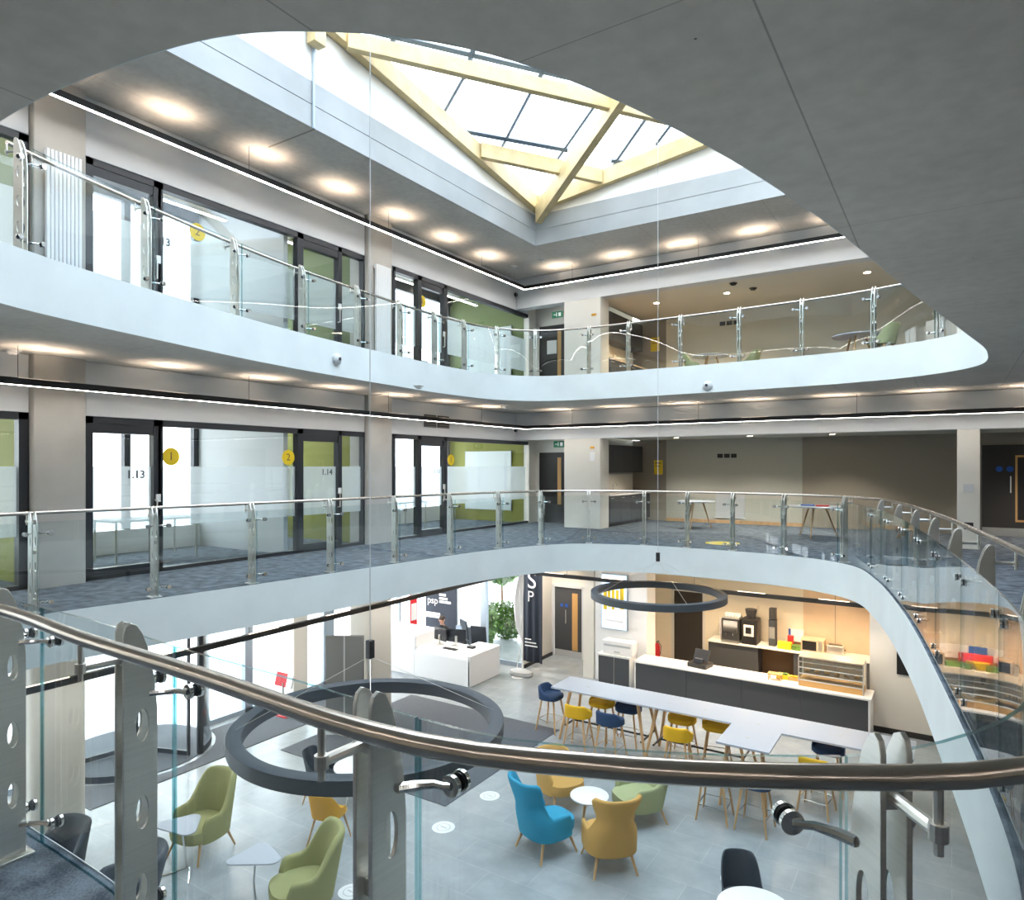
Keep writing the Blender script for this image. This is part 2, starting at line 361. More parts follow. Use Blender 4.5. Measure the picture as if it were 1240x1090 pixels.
struct(MB().box(X0-1.15,7.485,ROOF-.003,X0-.003,7.515,ROOF+.01).build('trim_6','taupe',smooth=False))
KC=Vector((X0,Y1_,ZC)); ZB=ZC
sk=thing('skylight','rooflight of diagonal pale timber beams and glass over the atrium','skylight',(KC.x,KC.y,ZC))
o0=Vector((KC.x,KC.y,ZC))
def beam3(a,b,h,w,name='timber_beam'):
    a=Vector(a)-o0; b=Vector(b)-o0; d=(b-a).normalized(); n=Vector((-d.y,d.x,0)).normalized()*w/2; u=Vector((0,0,h))
    m=MB(); m.add([a-n,a+n,b+n,b-n,a-n+u,a+n+u,b+n+u,b-n+u],[(0,3,2,1),(4,5,6,7),(0,1,5,4),(1,2,6,5),(2,3,7,6),(3,0,4,7)]); return m.build(name,'timber',sk,smooth=False,bevel=.008)
w2=.08
beam3((X0+w2+.01,Y1_-.02,ZC),(X0+w2+.01,Y0+.1,zr(X0,Y0+.1)),.35,.16)
beam3((X0+.17,Y1_-w2-.01,ZC+.02),(X1_-.1,Y1_-w2-.01,zr(X1_-.1,Y1_)),.35,.16)
c0=Vector((X0+.22,Y1_-.22,EYE+5.86)); c1=Vector((-5.6,12.2,EYE+6.70)); beam3(c0,c0+(c1-c0)*3.1,.42,.17)
dl=Vector((X0+.16,8.05,EYE+6.93)); dr=Vector((-4.05,Y1_-.16,EYE+6.86)); beam3(dl,dr,.27,.14)
el=Vector((X0+.16,11.85,EYE+6.57)); er=Vector((-6.75,Y1_-.16,EYE+6.48)); beam3(el,er,.31,.14)
fl=Vector((X0+.16,4.3,zr(X0,4.3)+.05)); fr_=Vector((-1.4,Y1_-.16,zr(-1.4,Y1_)+.05)); beam3(fl,fr_,.27,.14)
GO=.50
def zg(x,y): return zr(x,y)+GO
q=[(X0-.1,Y1_+.1),(X1_+.1,Y1_+.1),(X1_+.1,Y0-.1),(X0-.1,Y0-.1)]
m=MB(); m.add([(x-o0.x,y-o0.y,zg(x,y)-o0.z+dz) for dz in (0,.02) for x,y in q],[(0,1,2,3),(4,7,6,5),(0,4,5,1),(1,5,6,2),(2,6,7,3),(3,7,4,0)]); m.build('roof_pane','roofglass',sk,smooth=False)
def PG(px,py):
    """point of the rooflight plane on the sight line"""
    a=(px-CX)/F; b=-(py-HY)/F; dx=a*CT-ST; dy=a*ST+CT; dz=b; g=zg(0,0)-.06
    t=(g-EYE)/(dz-GS*dx+GS*dy); return Vector((dx*t,dy*t,EYE+dz*t))
for a,b,e,r in (((415,30),(735,105),2,.055),((535,154),(682,181),.1,.055),((745,195),(800,200),.1,.05),
    ((556,104),(530,150),.6,.035),((636,125),(608,178),.6,.035),((712,140),(680,186),.6,.035),((480,30),(474,58),.2,.05),((577,48),(567,80),.3,.05),((664,72),(652,98),.3,.05),((778,150),(748,193),.2,.04),((812,152),(800,168),.2,.04)):
    pa,pb=PG(*a),PG(*b); d=(pb-pa).normalized(); m=MB(); m.tube([pa-d*e-o0,pb+d*e-o0],r,4); m.build('glazing_bar','bar_grey',sk,smooth=False)
m=MB(); m.box(-.09,-.12,0,.09,.12,.40); tag(m.build('timber_bracket','timber',loc=(X0+.13,7.42,EYE+6.68),bevel=.01),'short yellow timber post under the rafter at the joint of the skylight kerb','bracket')
m=MB().tube([(0,0,0),(0,0,-1.28)],.022,6); tag(m.build('downpipe','alu',loc=(X0+.03,7.45,EYE+6.68)),'thin metal pipe down the concrete skylight kerb','pipe')

# ---------------------------------------------------------------- left glazed wall
XW=-10.7
COLY=[(4.29,4.96),(10.65,11.38)]
def column(x0,y0,x1,y1,z0,z1,m,label=None,r=.02):
    o=MB().rbox(x0,y0,z0,x1,y1,z1,r,3).build('column',m); struct(o); return o
for a,b in COLY+[(-2.3,-1.6)]:
    column(-11.1,a,-10.52,b,L1,S2,'conc'); column(-11.1,a,-10.52,b,L2,ROOF,'conc')
for zf,zt in ((L1,S2),(L2,ROOF)):
    for a,b in ((-1.58,4.27),(4.98,10.63),(11.40,17.42)):
        w=MB().box(-10.72,a,zf+2.42,-10.62,b,zt-.01).build('wall_left','panel',bevel=.006); struct(w)
def glazing(n,zf,y0,y1,posts,head=2.42,dr=None,frost=True,nums=None):
    """dark framed glass front; posts: list of (y, width)"""
    w=sempty('window_%d'%n); h=zf+head
    m=MB(); m.box(-10.78,y0,h-.10,-10.64,y1,h); m.box(-10.78,y0,zf,-10.64,y1,zf+.06)
    for y,wd in posts: m.box(-10.78,y-wd/2,zf,-10.64,y+wd/2,h)
    if dr:
        for a,b in dr: m.box(-10.77,a,zf+2.18,-10.65,b,zf+2.33); m.box(-10.77,a,zf+.03,-10.65,b,zf+.16)
    m.build('window_frame','frame',w,smooth=False)
    MB().box(-10.717,y0,zf+.05,-10.703,y1,h-.08).build('pane','win',w,smooth=False)
    if frost: MB().box(-10.722,y0+.03,zf+.72,-10.719,y1-.03,zf+1.68).build('frosted_film','frost',w,smooth=False)
    if dr:
        for a,b in dr:
            hh=MB().tube([(-10.62,b-.02,zf+.85),(-10.56,b-.02,zf+.85),(-10.56,b-.02,zf+1.15),(-10.62,b-.02,zf+1.15)],.012,6).build('door_handle','steel',w)
            MB().box(-10.64,b-.0,zf+1.12,-10.615,b+.07,zf+1.24).build('entry_reader','white',w)
    return w
def Y(px): return YatX(px,XW)
bay1=[(Y(106),.10),(Y(188),.12),(Y(192),.08),(Y(361.5),.14),(Y(409.5),.10),(Y(440),.10)]
bay2=[(Y(477)-.05,.08),(Y(506),.14),(Y(537.5),.13),(Y(639),.10)]
d1=[(Y(110),Y(186)),(Y(365),Y(407))]; d2=[(Y(509),Y(534))]
n=1
for zf in (L1,L2):
    glazing(n,zf,4.98,10.63,bay1,dr=d1); glazing(n+1,zf,11.40,17.4,bay2,dr=d2); glazing(n+2,zf,-1.58,4.27,[(4.22,.12),(2.4,.1),(-.2,.1)]); n+=3
# far end of the left wall, door wall and reveal
for zf,zt in ((L1,S2),(L2,ROOF)):
    struct(MB().box(-10.8,17.42,zf,-10.62,17.8,zt-.01).build('wall_left','plaster'))
    xa,xb=XatY(652,17.8),XatY(684,17.8)
    m=MB(); m.box(-10.62,17.8,zf,xa,17.95,zt-.01); m.box(xb,17.8,zf,-8.72,17.95,zt-.01); m.box(xa,17.8,zf+2.12,xb,17.95,zt-.01)
    struct(m.build('wall_back','plaster',smooth=False))
    d=sempty('door_%d'%(1 if zf==L1 else 2))
    MB().box(xa+.02,17.83,zf,xb-.02,17.88,zf+2.1).build('door_leaf','door',d)
    MB().box(xb-.26,17.82,zf+.55,xb-.14,17.89,zf+1.95).build('vision_panel','wood_lt',d)
    MB().box(xa-.05,17.79,zf,xa+.03,17.81,zf+2.16).box(xa-.05,17.79,zf+2.1,xb+.03,17.81,zf+2.16).build('door_frame','plaster',d)
    if zf==L2: MB().box(xa+.3,17.80,zf+1.25,xa+.62,17.828,zf+1.65).build('notice','white',d)
# back bulkhead, columns
for zf,zt in ((L1,S2),(L2,ROOF)):
    struct(MB().box(-10.62,16.7,zf+2.44,XR,17.05,zt-.01).build('wall_back','panel',bevel=.006))
    column(XatY(683,16.7),16.7,XatY(727,16.7),17.25,zf,zf+2.44,'plaster')
    column(XatY(1159,16.7),16.7,XatY(1187,16.7),17.2,zf,zf+2.44,'plaster')
    # alcove: ceiling, side wall, back wall
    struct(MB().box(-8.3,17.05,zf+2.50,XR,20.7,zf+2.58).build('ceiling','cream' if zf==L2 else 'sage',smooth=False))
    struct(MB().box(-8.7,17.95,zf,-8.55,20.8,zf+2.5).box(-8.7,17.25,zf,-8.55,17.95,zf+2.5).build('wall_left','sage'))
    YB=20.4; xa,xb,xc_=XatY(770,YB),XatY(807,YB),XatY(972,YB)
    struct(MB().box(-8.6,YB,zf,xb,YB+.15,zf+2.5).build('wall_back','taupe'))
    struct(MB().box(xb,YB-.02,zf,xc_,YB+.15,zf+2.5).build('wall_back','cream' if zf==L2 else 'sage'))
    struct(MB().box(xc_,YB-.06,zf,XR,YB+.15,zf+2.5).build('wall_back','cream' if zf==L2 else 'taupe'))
    struct(MB().box(xb,YB-.045,zf,xc_,YB-.02,zf+.1).build('baseboard_back','oak'))
# outer walls
struct(MB().box(XR,YN,GF,XR+.15,YF,ROOF+.4).build('wall_right','cream',smooth=False))
struct(MB().box(XL,YN-.15,GF,XR,YN,ROOF+.4).build('wall_front','cream',smooth=False))
struct(MB().box(XL,YF-.2,L1,-8.7,YF,ROOF).build('wall_back','cream',smooth=False))
# rooms behind the glass: party walls, facade
for zf,zt in ((L1,S2),(L2,ROOF)):
    gm='green_wall' if zf==L1 else 'green_mid'
    struct(MB().box(-13.6,17.42,zf,-10.81,17.6,zt).build('wall_back',gm,smooth=False))
    struct(MB().box(-13.6,10.78,zf,-11.12,11.0,zt).build('wall_left',gm,smooth=False))
    struct(MB().box(-13.6,8.65,zf,-10.8,8.75,zt).build('wall_left','ltgrey',smooth=False))
    struct(MB().box(-13.6,4.4,zf,-11.12,4.6,zt).build('wall_left',gm,smooth=False))
# facade, three storeys
def facade(n,y0,y1,z0,z1,mull,mm='frame',head=.25):
    w=sempty('window_%d'%n); m=MB(); m.box(-13.68,y0,z0,-13.55,y1,z0+.08); m.box(-13.68,y0,z1-head,-13.55,y1,z1)
    for y,wd in mull: m.box(-13.68,y-wd/2,z0,-13.55,y+wd/2,z1)
    m.build('window_frame',mm,w,smooth=False); MB().box(-13.63,y0,z0,-13.615,y1,z1).build('pane','win',w,smooth=False)
facade(7,YN,YF-.2,L1,S2,[(y*1.45-3,.12) for y in range(17)]); facade(8,YN,YF-.2,L2,ROOF,[(y*1.45-3,.12) for y in range(17)])
struct(MB().box(-13.75,YN,L1,-13.5,YF-.2,L1+.45).box(-13.75,YN,L2,-13.5,YF-.2,L2+.45).build('wall_left','white',smooth=False))
# ---------------------------------------------------------------- balustrades
def arcs(c):
    s=[0.]
    for i in range(len(c)): a=c[i]; b=c[(i+1)%len(c)]; s.append(s[-1]+math.hypot(b[0]-a[0],b[1]-a[1]))
    return s
def hits(c,px):
    k=(px-CX)/F; S=arcs(c); out=[]
    def g(p): return (p[0]*CT+p[1]*ST)-k*dep(*p)
    for i in range(len(c)):
        a=c[i]; b=c[(i+1)%len(c)]; ga,gb=g(a),g(b)
        if ga*gb<0:
            t=ga/(ga-gb); p=(a[0]+(b[0]-a[0])*t,a[1]+(b[1]-a[1])*t); d=dep(*p)
            if d>.3: out.append((S[i]+(S[i+1]-S[i])*t,d))
    return sorted(out,key=lambda q:q[1])
def at_arc(c,S,s):
    L=S[-1]; s=s%L
    for i in range(len(c)):
        if S[i+1]>=s:
            a=Vector(c[i]); b=Vector(c[(i+1)%len(c)]); t=(s-S[i])/(S[i+1]-S[i]); p=a.lerp(b,t)
            j=(i+2)%len(c); t0=(b-Vector(c[i-1])).normalized(); t1=(Vector(c[j])-a).normalized(); tt=(t0*(1-t)+t1*t).normalized()
            return p,tt
D1=catmull(E1,True,24); D2=catmull(E2,True,24)
def posts_of(c,off): return offs(c,off)
POSTM={}
def post_meshes():
    prof=[(-.055,0),(.055,0),(.055,.86),(.046,.96),(.030,1.05),(.008,1.12),(-.012,1.155),(-.032,1.165),(-.048,1.155),(-.055,1.13)]
    holes=[]
    for zc,rz in ((.82,.055),(.53,.055),(.27,.055)):
        holes.append([(.006+.021*math.cos(2*math.pi*i/20),zc+rz*math.sin(2*math.pi*i/20)) for i in range(20)])
    m=MB()
    for x in (-.032,.020): m.holed(prof,holes,x,x+.012,ax='x')
    m.box(-.02,-.03,.68,.02,.03,.72); m.box(-.02,-.03,.14,.02,.03,.17); m.box(-.07,-.075,0,.07,.075,.012); m.box(-.02,-.045,1.02,.02,.01,1.07)
    POSTM['post']=m
    m=MB(); m.tube([(0,-.03,1.045),(0,-.165,1.045)],.013,10); m.tube([(0,-.17,1.005),(0,-.17,1.125)],.0085,8)
    m.lathe([(0,1.03),(.016,1.03),(.016,1.06),(0,1.06)],10)
    m.v[-40:]=[(x,y-.17,z) for x,y,z in m.v[-40:]]
    POSTM['bracket']=m
    m=MB(); m.tube([(.03,.03,0),(.05,.06,0),(.085,.095,0),(.112,.10,0),(.125,.108,0)],[.013,.0125,.010,.009,.011],8)
    for y0,y1,r in ((.106,.117,.026),(.117,.124,.022),(.136,.143,.022),(.143,.154,.026)):
        m.at((.125,y0,0),rx=R(-90)); m.lathe([(0,0),(r,0),(r,y1-y0),(0,y1-y0)],18, mi=0 if r>.024 else 1)
    m.at(); POSTM['fit']=m
post_meshes()
def balustrade(name,label,c,z,slist,closed_pts=None,ends=(0,0),drop=0.):
    """slist: rising arc positions of the posts"""
    po=offs(c,.16); gl=offs(c,.03); rl=offs(c,.33); S=arcs(c)
    p0,_=at_arc(c,S,slist[len(slist)//2]); root=thing(name,label,'balustrade',(p0.x,p0.y,z))
    def P3(p,zz=0): return (p[0]-p0.x,p[1]-p0.y,zz)
    first=None
    def fr(s,off):
        p,t=at_arc(c,S,s); n=Vector((-t.y,t.x)) if sgn(c)>0 else Vector((t.y,-t.x))     # towards the void
        return p-n*off,t,n
    for s in slist:
        p,t,n=fr(s,.16); rz=math.atan2(-n.x,n.y)
        if first is None:
            a=POSTM['post'].build('post','steel',root,bevel=.0015); b=POSTM['bracket'].build('handrail_bracket','steel',a); f=[]
            for sx in (1,-1):
                for zz in (.92,.13):
                    q=POSTM['fit'].build('glass_fitting',['chrome','black'],a); q.location=(0,0,zz); q.scale=(sx,1,1); f.append(q)
            first=(a,b,f)
        else:
            a=first[0].copy(); COL.objects.link(a); b=first[1].copy(); COL.objects.link(b); b.parent=a
            for q in first[2]: u=q.copy(); COL.objects.link(u); u.parent=a
        a.location=P3(p); a.rotation_euler=(0,0,rz)
    # glass panels
    for i in range(len(slist)-1):
        a,b=slist[i]+.006,slist[i+1]-.006; n=max(2,int((b-a)/.12)+1); m=MB(); vs=[]
        for k in range(n):
            for off in (.036,.024):
                p,_,_=fr(a+(b-a)*k/(n-1),off); vs+=[P3(p,-drop),P3(p,1.05)]
        m.v=[tuple(v) for v in vs]
        for k in range(n-1):
            q=4*k; r=4*k+4
            m.f+=[(q,r,r+1,q+1),(q+2,q+3,r+3,r+2),(q+1,r+1,r+3,q+3),(q,q+2,r+2,r)]; m.mi+=[0,0,1,1]
        e=4*(n-1); m.f+=[(0,1,3,2),(e,e+2,e+3,e+1)]; m.mi+=[1,1]
        m.build('glass_panel',['glass','glass_edge'],root,ang=60)
    a,b=slist[0]-ends[0],slist[-1]+ends[1]; n=int((b-a)/.08); pts=[]
    for k in range(n+1):
        p,_,_=fr(a+(b-a)*k/n,.33); pts.append(P3(p,1.14))
    MB().tube(pts,.0225,14).build('handrail','rail',root)
    return root
# level one
po1=offs(D1,.16); S_=arcs(D1); Sp=arcs(po1)
def arc_on(c,po,px,which):
    """arc on c for the post line hit by the sight line through column px"""
    h=hits(po,px); h = h[0] if which=='near' else h[-1]
    a=arcs(po); f=h[0]
    # convert: same vertex index/fraction
    for i in range(len(po)):
        if a[i+1]>=f:
            t=(f-a[i])/(a[i+1]-a[i]); b=arcs(c); return b[i]+(b[i+1]-b[i])*t
TOT1=S_[-1]
near=[arc_on(D1,po1,px,'near') for px in (10,165,460,1065)]
near=[(s-TOT1 if s>TOT1*.6 else s) for s in near]
far=[arc_on(D1,po1,px,'far') for px in (1022,949,887,832,780,713,655,604,545,478,400,305,187,40)]
far=[s+TOT1 if s<near[-1] else s for s in far]
def even(a,b,sp=1.35):
    n=max(1,round((b-a)/sp)); return [a+(b-a)*i/n for i in range(1,n)]
right=even(near[-1],far[0]); left=even(far[-1],near[0]+TOT1)
nl=[s-TOT1 for s in left[-3:]]
balustrade('near_balustrade','steel and glass balustrade curving across the foreground just below the camera',D1,L1,nl+near+right[:1])
balustrade('balustrade','steel and glass balustrade around the first floor gallery opposite and along its right edge',D1,L1,right[:1]+right[1:]+far+left[:-2])
po2=offs(D2,.16); TOT2=arcs(D2)[-1]
f2=[arc_on(D2,po2,px,'far') for px in (25,177,284,366,433,484,526,562,602,648,713,761,824,895,971,1058,1139)]
# curve two runs clockwise from the left; order the arcs
f2=sorted(f2)
s2=f2+[f2[-1]+(TOT2-(f2[-1]-f2[0]))*k/round((TOT2-(f2[-1]-f2[0]))/1.4) for k in range(1,round((TOT2-(f2[-1]-f2[0]))/1.4))]
s2=s2+[f2[0]+TOT2]
balustrade('balustrade','steel and glass balustrade around the upper gallery below the skylight',D2,L2,s2[:-1],ends=(0,0))
# ---------------------------------------------------------------- linear lights hung below the soffits
def linear(z,zc,name,label,y_end=16.15,uw=2.4):
    t=thing(name,label,'light',(-10.0,0,z)); path=[(-10.0,-1.5),(-10.0,y_end),(4.0,y_end),(4.0,-1.5)]
    h=MB(); l=MB()
    n=4
    for i in range(4):
        a=Vector(path[i]); b=Vector(path[(i+1)%4]); x0,x1=sorted((a.x,b.x)); y0,y1=sorted((a.y,b.y)); w=.04
        if abs(a.x-b.x)<.01: h.box(x0-w+10,y0-w,0.0,x0+w+10,y1+w,.09); l.box(x0-.028+10,y0,-.002,x0+.028+10,y1,-.0005)
        else: h.box(x0+w+10,y0-w,0,x1-w+10,y0+w,.09); l.box(x0+.028+10,y0-.028,-.002,x1-.028+10,y0+.028,-.0005)
    h.build('housing','black',t,smooth=False); l.build('diffuser','led',t,smooth=False)
    rods=MB()
    for y in [k*3.4+.5 for k in range(5)]: rods.tube([(0,y,.09),(0,y,zc-z-.002)],.004,5)
    for x in [k*3.4+1.5 for k in range(4)]: rods.tube([(x,y_end,.09),(x,y_end,zc-z-.002)],.004,5)
    rods.build('suspension_rod','black',t)
    spots=[(-10.0,y,0) for y in [5.9-1.7*2+1.7*k for k in range(8)] if y<y_end-.4]+[(x,y_end,1) for x in [-8.9+1.7*k for k in range(7)]]+[(4.0,y,0) for y in (1,3.4,5.8,8.2,10.6,13)]+[(x,-1.5,1) for x in (-8,-5.5,-3,-.5,2)]
    for k,(x,y,d) in enumerate(spots):
        a=(.30,.018) if d else (.018,.30)
        MB().box(x+10-a[0],y-a[1],.0905,x+10+a[0],y+a[1],.094).build('uplight','led_top',t,smooth=False)
        la=bpy.data.lights.new('uplight','AREA'); la.shape='RECTANGLE'; la.size=.62 if d else .05; la.size_y=.05 if d else .62; la.energy=uw; la.color=(1,.80,.63); la.spread=R(135)
        lo=bpy.data.objects.new('uplight_lamp',la); COL.objects.link(lo); lo.parent=t; lo.location=(x+10,y,.10); lo.rotation_euler=(R(180),0,0)
    return t
linear(2.72,S2,'linear_light','long white line light hung under the first floor ceiling above the office fronts')
linear(6.60,ROOF,'linear_light','long white line light hung around the top floor beside the skylight')
linear(-1.25,S1,'linear_light','long black line light hung around the ground floor under the gallery edge',y_end=15.85)
# light fittings in the offices
for zf,zt in ((L1,S2),(L2,ROOF)):
    for y0,y1,nm in ((5.6,8.3,'first'),(9.0,10.4,'second'),(12.0,16.8,'far'),(-1,3.8,'near')):
        MB().box(-.04,-(y1-y0)/2,-.02,.04,(y1-y0)/2,.04).build
        t=thing('ceiling_light','white linear ceiling light in the %s %s floor office behind the glass'%(nm,'first' if zf==0 else 'top'),'light',(-12.1,(y0+y1)/2,zf+2.75))
        MB().box(-.05,-(y1-y0)/2,0,.05,(y1-y0)/2,.05).build('housing','white',t,smooth=False); MB().box(-.04,-(y1-y0)/2,-.01,.04,(y1-y0)/2,-.0005).build('diffuser','room_led',t,smooth=False)
        MB().tube([(0,-.5,.05),(0,-.5,zt-zf-2.75)],.004,5).tube([(0,.5,.05),(0,.5,zt-zf-2.75)],.004,5).build('suspension_rod','steel',t)
# downlights
def downlight(x,y,z,lab,w,spot=1,grp=None,r=.09,c=(1,.72,.42)):
    t=thing('downlight',lab,'downlight',(x,y,z),group=grp)
    MB().lathe([(0,-.004),(r*.8,-.004),(r,-.012),(r,0),(0,0)],20).build('trim_ring','white',t)
    MB().lathe([(0,-.009),(r*.72,-.009),(r*.72,-.005),(0,-.005)],20).build('lamp','lamp',t)
    la=bpy.data.lights.new('downlight','SPOT'); la.energy=w; la.color=c; la.spot_size=R(125); la.spot_blend=.6; la.shadow_soft_size=.06
    lo=bpy.data.objects.new('downlight_lamp',la); COL.objects.link(lo); lo.parent=t; lo.location=(0,0,-.03)
for px,py,q in ((795,367,'leftmost'),(880,355,'middle'),(1050,330,'rightmost')):
    p=P(px,py,L2+2.49); downlight(p.x,p.y,L2+2.495,'%s of three glowing warm downlights in the top floor alcove ceiling'%q,220)
for x in (-6.5,-4.5,-2.5,2): downlight(x,18.6,L1+2.495,'round downlight in the first floor alcove ceiling',150,grp='first floor alcove downlights',c=(1,.9,.78))
for k,x in enumerate((-5.4,-4.3,-3.2,-2.1)):
    downlight(x,17.6,-.98,'warm round downlight over the coffee bar',120,grp='downlights over the bar',c=(1,.70,.42))
    downlight(x,15.2,S1-.002,'round downlight in front of the coffee bar',70,grp='downlights in front of the bar',c=(1,.86,.7))
for x,y in ((-12.4,14.8),(-11.2,15.4),(-9.6,16.6),(-12.6,9),(-12.6,6)):
    downlight(x,y,S1-.002,'round downlight under the gallery at reception and entrance',120,grp='downlights at reception and entrance',c=(1,.9,.8))
# ---------------------------------------------------------------- ring pendants
def ring(x,y,z,rad,top,label,hubz=-.15):
    t=thing('ring_pendant',label,'pendant light',(x,y,z)); w=.07; h=.13
    m=MB().lathe([(rad-w,0),(rad-w,h),(rad-w+.01,h+.006),(rad+w-.01,h+.006),(rad+w,h),(rad+w,0)],96)
    m.add([],[]); m.build('ring_body','ring',t)
    MB().lathe([(rad-w+.004,.004),(rad+w-.004,.004),(rad+w-.004,.012),(rad-w+.004,.012)],96).build('diffuser','white',t)
    hz=hubz-z
    c=MB().tube([(0,0,hz),(0,0,top-z)],.005,6); c.build('main_cable','ltgrey',t)
    MB().rbox(-.035,-.035,hz-.12,.035,.035,hz+.06,.01).build('hub','black',t,bevel=.004)
    for k in range(4):
        a=R(45+90*k); MB().tube([(0,0,hz-.1),(rad*math.cos(a),rad*math.sin(a),h)],.003,5).build('cable','steel',t)
ring(-4.98,5.06,-1.03,1.29,zg(-5.02,5.06),'large dark grey ring pendant hanging nearest over the lounge floor')
ring(-5.08,13.42,-1.03,1.30,zr(-5.08,13.42)+.3,'dark grey ring pendant hanging in front of the coffee bar')
# ---------------------------------------------------------------- ground floor room
GT=S1
for (a,b) in COLY+[(-2.3,-1.6)]:
    o=MB().rbox(-11.13,a-.02,GF,-10.5,b+.02,S1,.12,8).build('column','plaster'); struct(o)
BY=16.2
struct(MB().box(XatY(633,BY),BY,GF,-10.05,17.8,S1).build('wall_back','plaster',smooth=False))
struct(MB().box(-10.04,BY-.02,GF,-10.02,BY+1.6,GF+.1).build('baseboard_back','black',smooth=False))
xa,xb=XatY(670,17.8),XatY(705.5,17.8)
m=MB(); m.box(-10.05,17.8,GF,xa,18,S1); m.box(xb,17.8,GF,-8.0,18,S1); m.box(xa,17.8,GF+2.08,xb,18,S1); struct(m.build('wall_back','plaster',smooth=False))
d=sempty('door_3'); MB().box(xa+.03,17.84,GF+.01,xb-.02,17.89,GF+2.05).build('door_leaf','charcoal',d)
MB().box(xb-.36,17.83,GF+.22,xb-.18,17.9,GF+1.9).build('vision_panel','wood_lt',d); MB().box(xa+.03,17.83,GF+.01,xb-.02,17.85,GF+.2).build('kick_plate','ltgrey',d)
MB().tube([(xa+.42,17.8,GF+1.0),(xa+.42,17.8,GF+1.4)],.012,6).build('door_handle','steel',d)
for xx in (xa+.27,xa+.43): MB().at((xx,17.835,GF+1.52),rx=R(90)).lathe([(0,0),(.055,0),(.055,.004),(0,.004)],16).build('door_sign','blue_sign',d)
MB().box(xa-.06,17.78,GF,xa+.03,17.8,GF+2.12).box(xb-.02,17.78,GF,xb+.05,17.8,GF+2.12).box(xa-.06,17.78,GF+2.06,xb+.05,17.8,GF+2.14).build('door_frame','panel',d)
# tv wall and bar recess
xt0,xt1=XatY(707,16.4),XatY(783,16.4)
struct(MB().box(xt0-.02,16.4,GF,XatY(719,16.4),17.8,S1).build('wall_back','plaster',smooth=False))
struct(MB().box(XatY(719,16.4)+.03,16.42,GF,xt1,17.0,S1).build('wall_back','cup_white',smooth=False))
xr=XatY(1053,16.4)
struct(MB().box(xr,16.4,GF,XR,16.55,S1).box(xr,16.55,GF,xr+.15,19.2,S1).build('wall_back','plaster',smooth=False))
struct(MB().box(xr,16.385,GF,XR,16.4,GF+.12).build('baseboard_back','base_dark',smooth=False))
YB=19.2; da,db=XatY(816,YB),XatY(851,YB); xj=XatY(973,YB)
m=MB(); m.box(-7.75,YB,GF,da,YB+.15,S1); m.box(db,YB,GF,xj,YB+.15,S1); m.box(da,YB,GF+2.06,db,YB+.15,S1); m.box(-7.9,17,GF,-7.75,YB+.15,S1); struct(m.build('wall_back','cream',smooth=False))
struct(MB().box(xj,YB-.03,GF,xr,YB+.15,S1).build('wall_back','board',smooth=False))
struct(MB().box(xj+(xr-xj)*.42,YB-.036,GF,xj+(xr-xj)*.42+.02,YB-.029,S1).build('trim_5','taupe',smooth=False))
struct(MB().box(-7.75,16.55,-.97,xr,YB,-.9).build('ceiling','cream',smooth=False))
d=sempty('door_4'); MB().box(da,YB+.03,GF,db,YB+.08,GF+2.04).build('door_leaf','door',d); MB().box(da-.07,YB-.02,GF,da,YB,GF+2.1).box(db,YB-.02,GF,db+.06,YB,GF+2.1).box(da-.07,YB-.02,GF+2.04,db+.06,YB,GF+2.12).build('door_frame','panel',d)
# recessed dark hatch in the right hand wall
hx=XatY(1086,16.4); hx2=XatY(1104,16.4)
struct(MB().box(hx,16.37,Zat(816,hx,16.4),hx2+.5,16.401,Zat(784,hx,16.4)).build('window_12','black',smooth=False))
# ---------------------------------------------------------------- entrance facade
fy=[(y,w) for y,w in ((-3,.1),(-1.2,.1),(.6,.1),(2.4,.1),(4.2,.1),(YatX(248,-13.6),.16),(YatX(300,-13.6),.20),(YatX(362,-13.6),.10),(YatX(397,-13.6),.35),(13.6,.08),(15.0,.08))]
w9=sempty('window_9'); m=MB(); m.box(-13.68,YN,GF,-13.55,5.85,GF+.1); m.box(-13.68,8.75,GF,-13.55,BY,GF+.1); m.box(-13.68,YN,S1-.25,-13.55,BY,S1)
for y,wd in fy: m.box(-13.68,y-wd/2,GF,-13.55,y+wd/2,S1)
m.build('window_frame','alu',w9,smooth=False); MB().box(-13.63,YN,GF,-13.615,5.85,S1).box(-13.63,8.75,GF,-13.615,BY,S1).box(-13.63,5.85,-1.55,-13.615,8.75,S1).build('pane','win',w9,smooth=False)
column(-13.5,YatX(346,-13.5),-13.2,YatX(359,-13.5)+.1,GF,S1,'plaster')
# reception end glazing
XG=XatY(633,BY); x553,x584,x588=XatY(552,BY),XatY(583,BY),XatY(588,BY)
struct(MB().box(-13.6,BY,GF,x553,BY+.15,S1).build('wall_back','banner',smooth=False))
w10=sempty('window_10'); m=MB(); m.box(x553,BY,GF,x584,BY+.1,GF+.9); m.box(x584,BY-.04,GF,x588+.02,BY+.12,S1); m.box(x553,BY-.02,S1-.3,XG,BY+.1,S1); m.box(x588,BY,GF,XG,BY+.1,GF+.12)
m.build('window_frame','alu',w10,smooth=False); MB().box(x553,BY+.04,GF,XG,BY+.055,S1).build('pane','win',w10,smooth=False)
MB().box(x553+.02,BY+.03,GF+.9,x584,BY+.035,S1-.3).build('frosted_film','frost',w10,smooth=False)
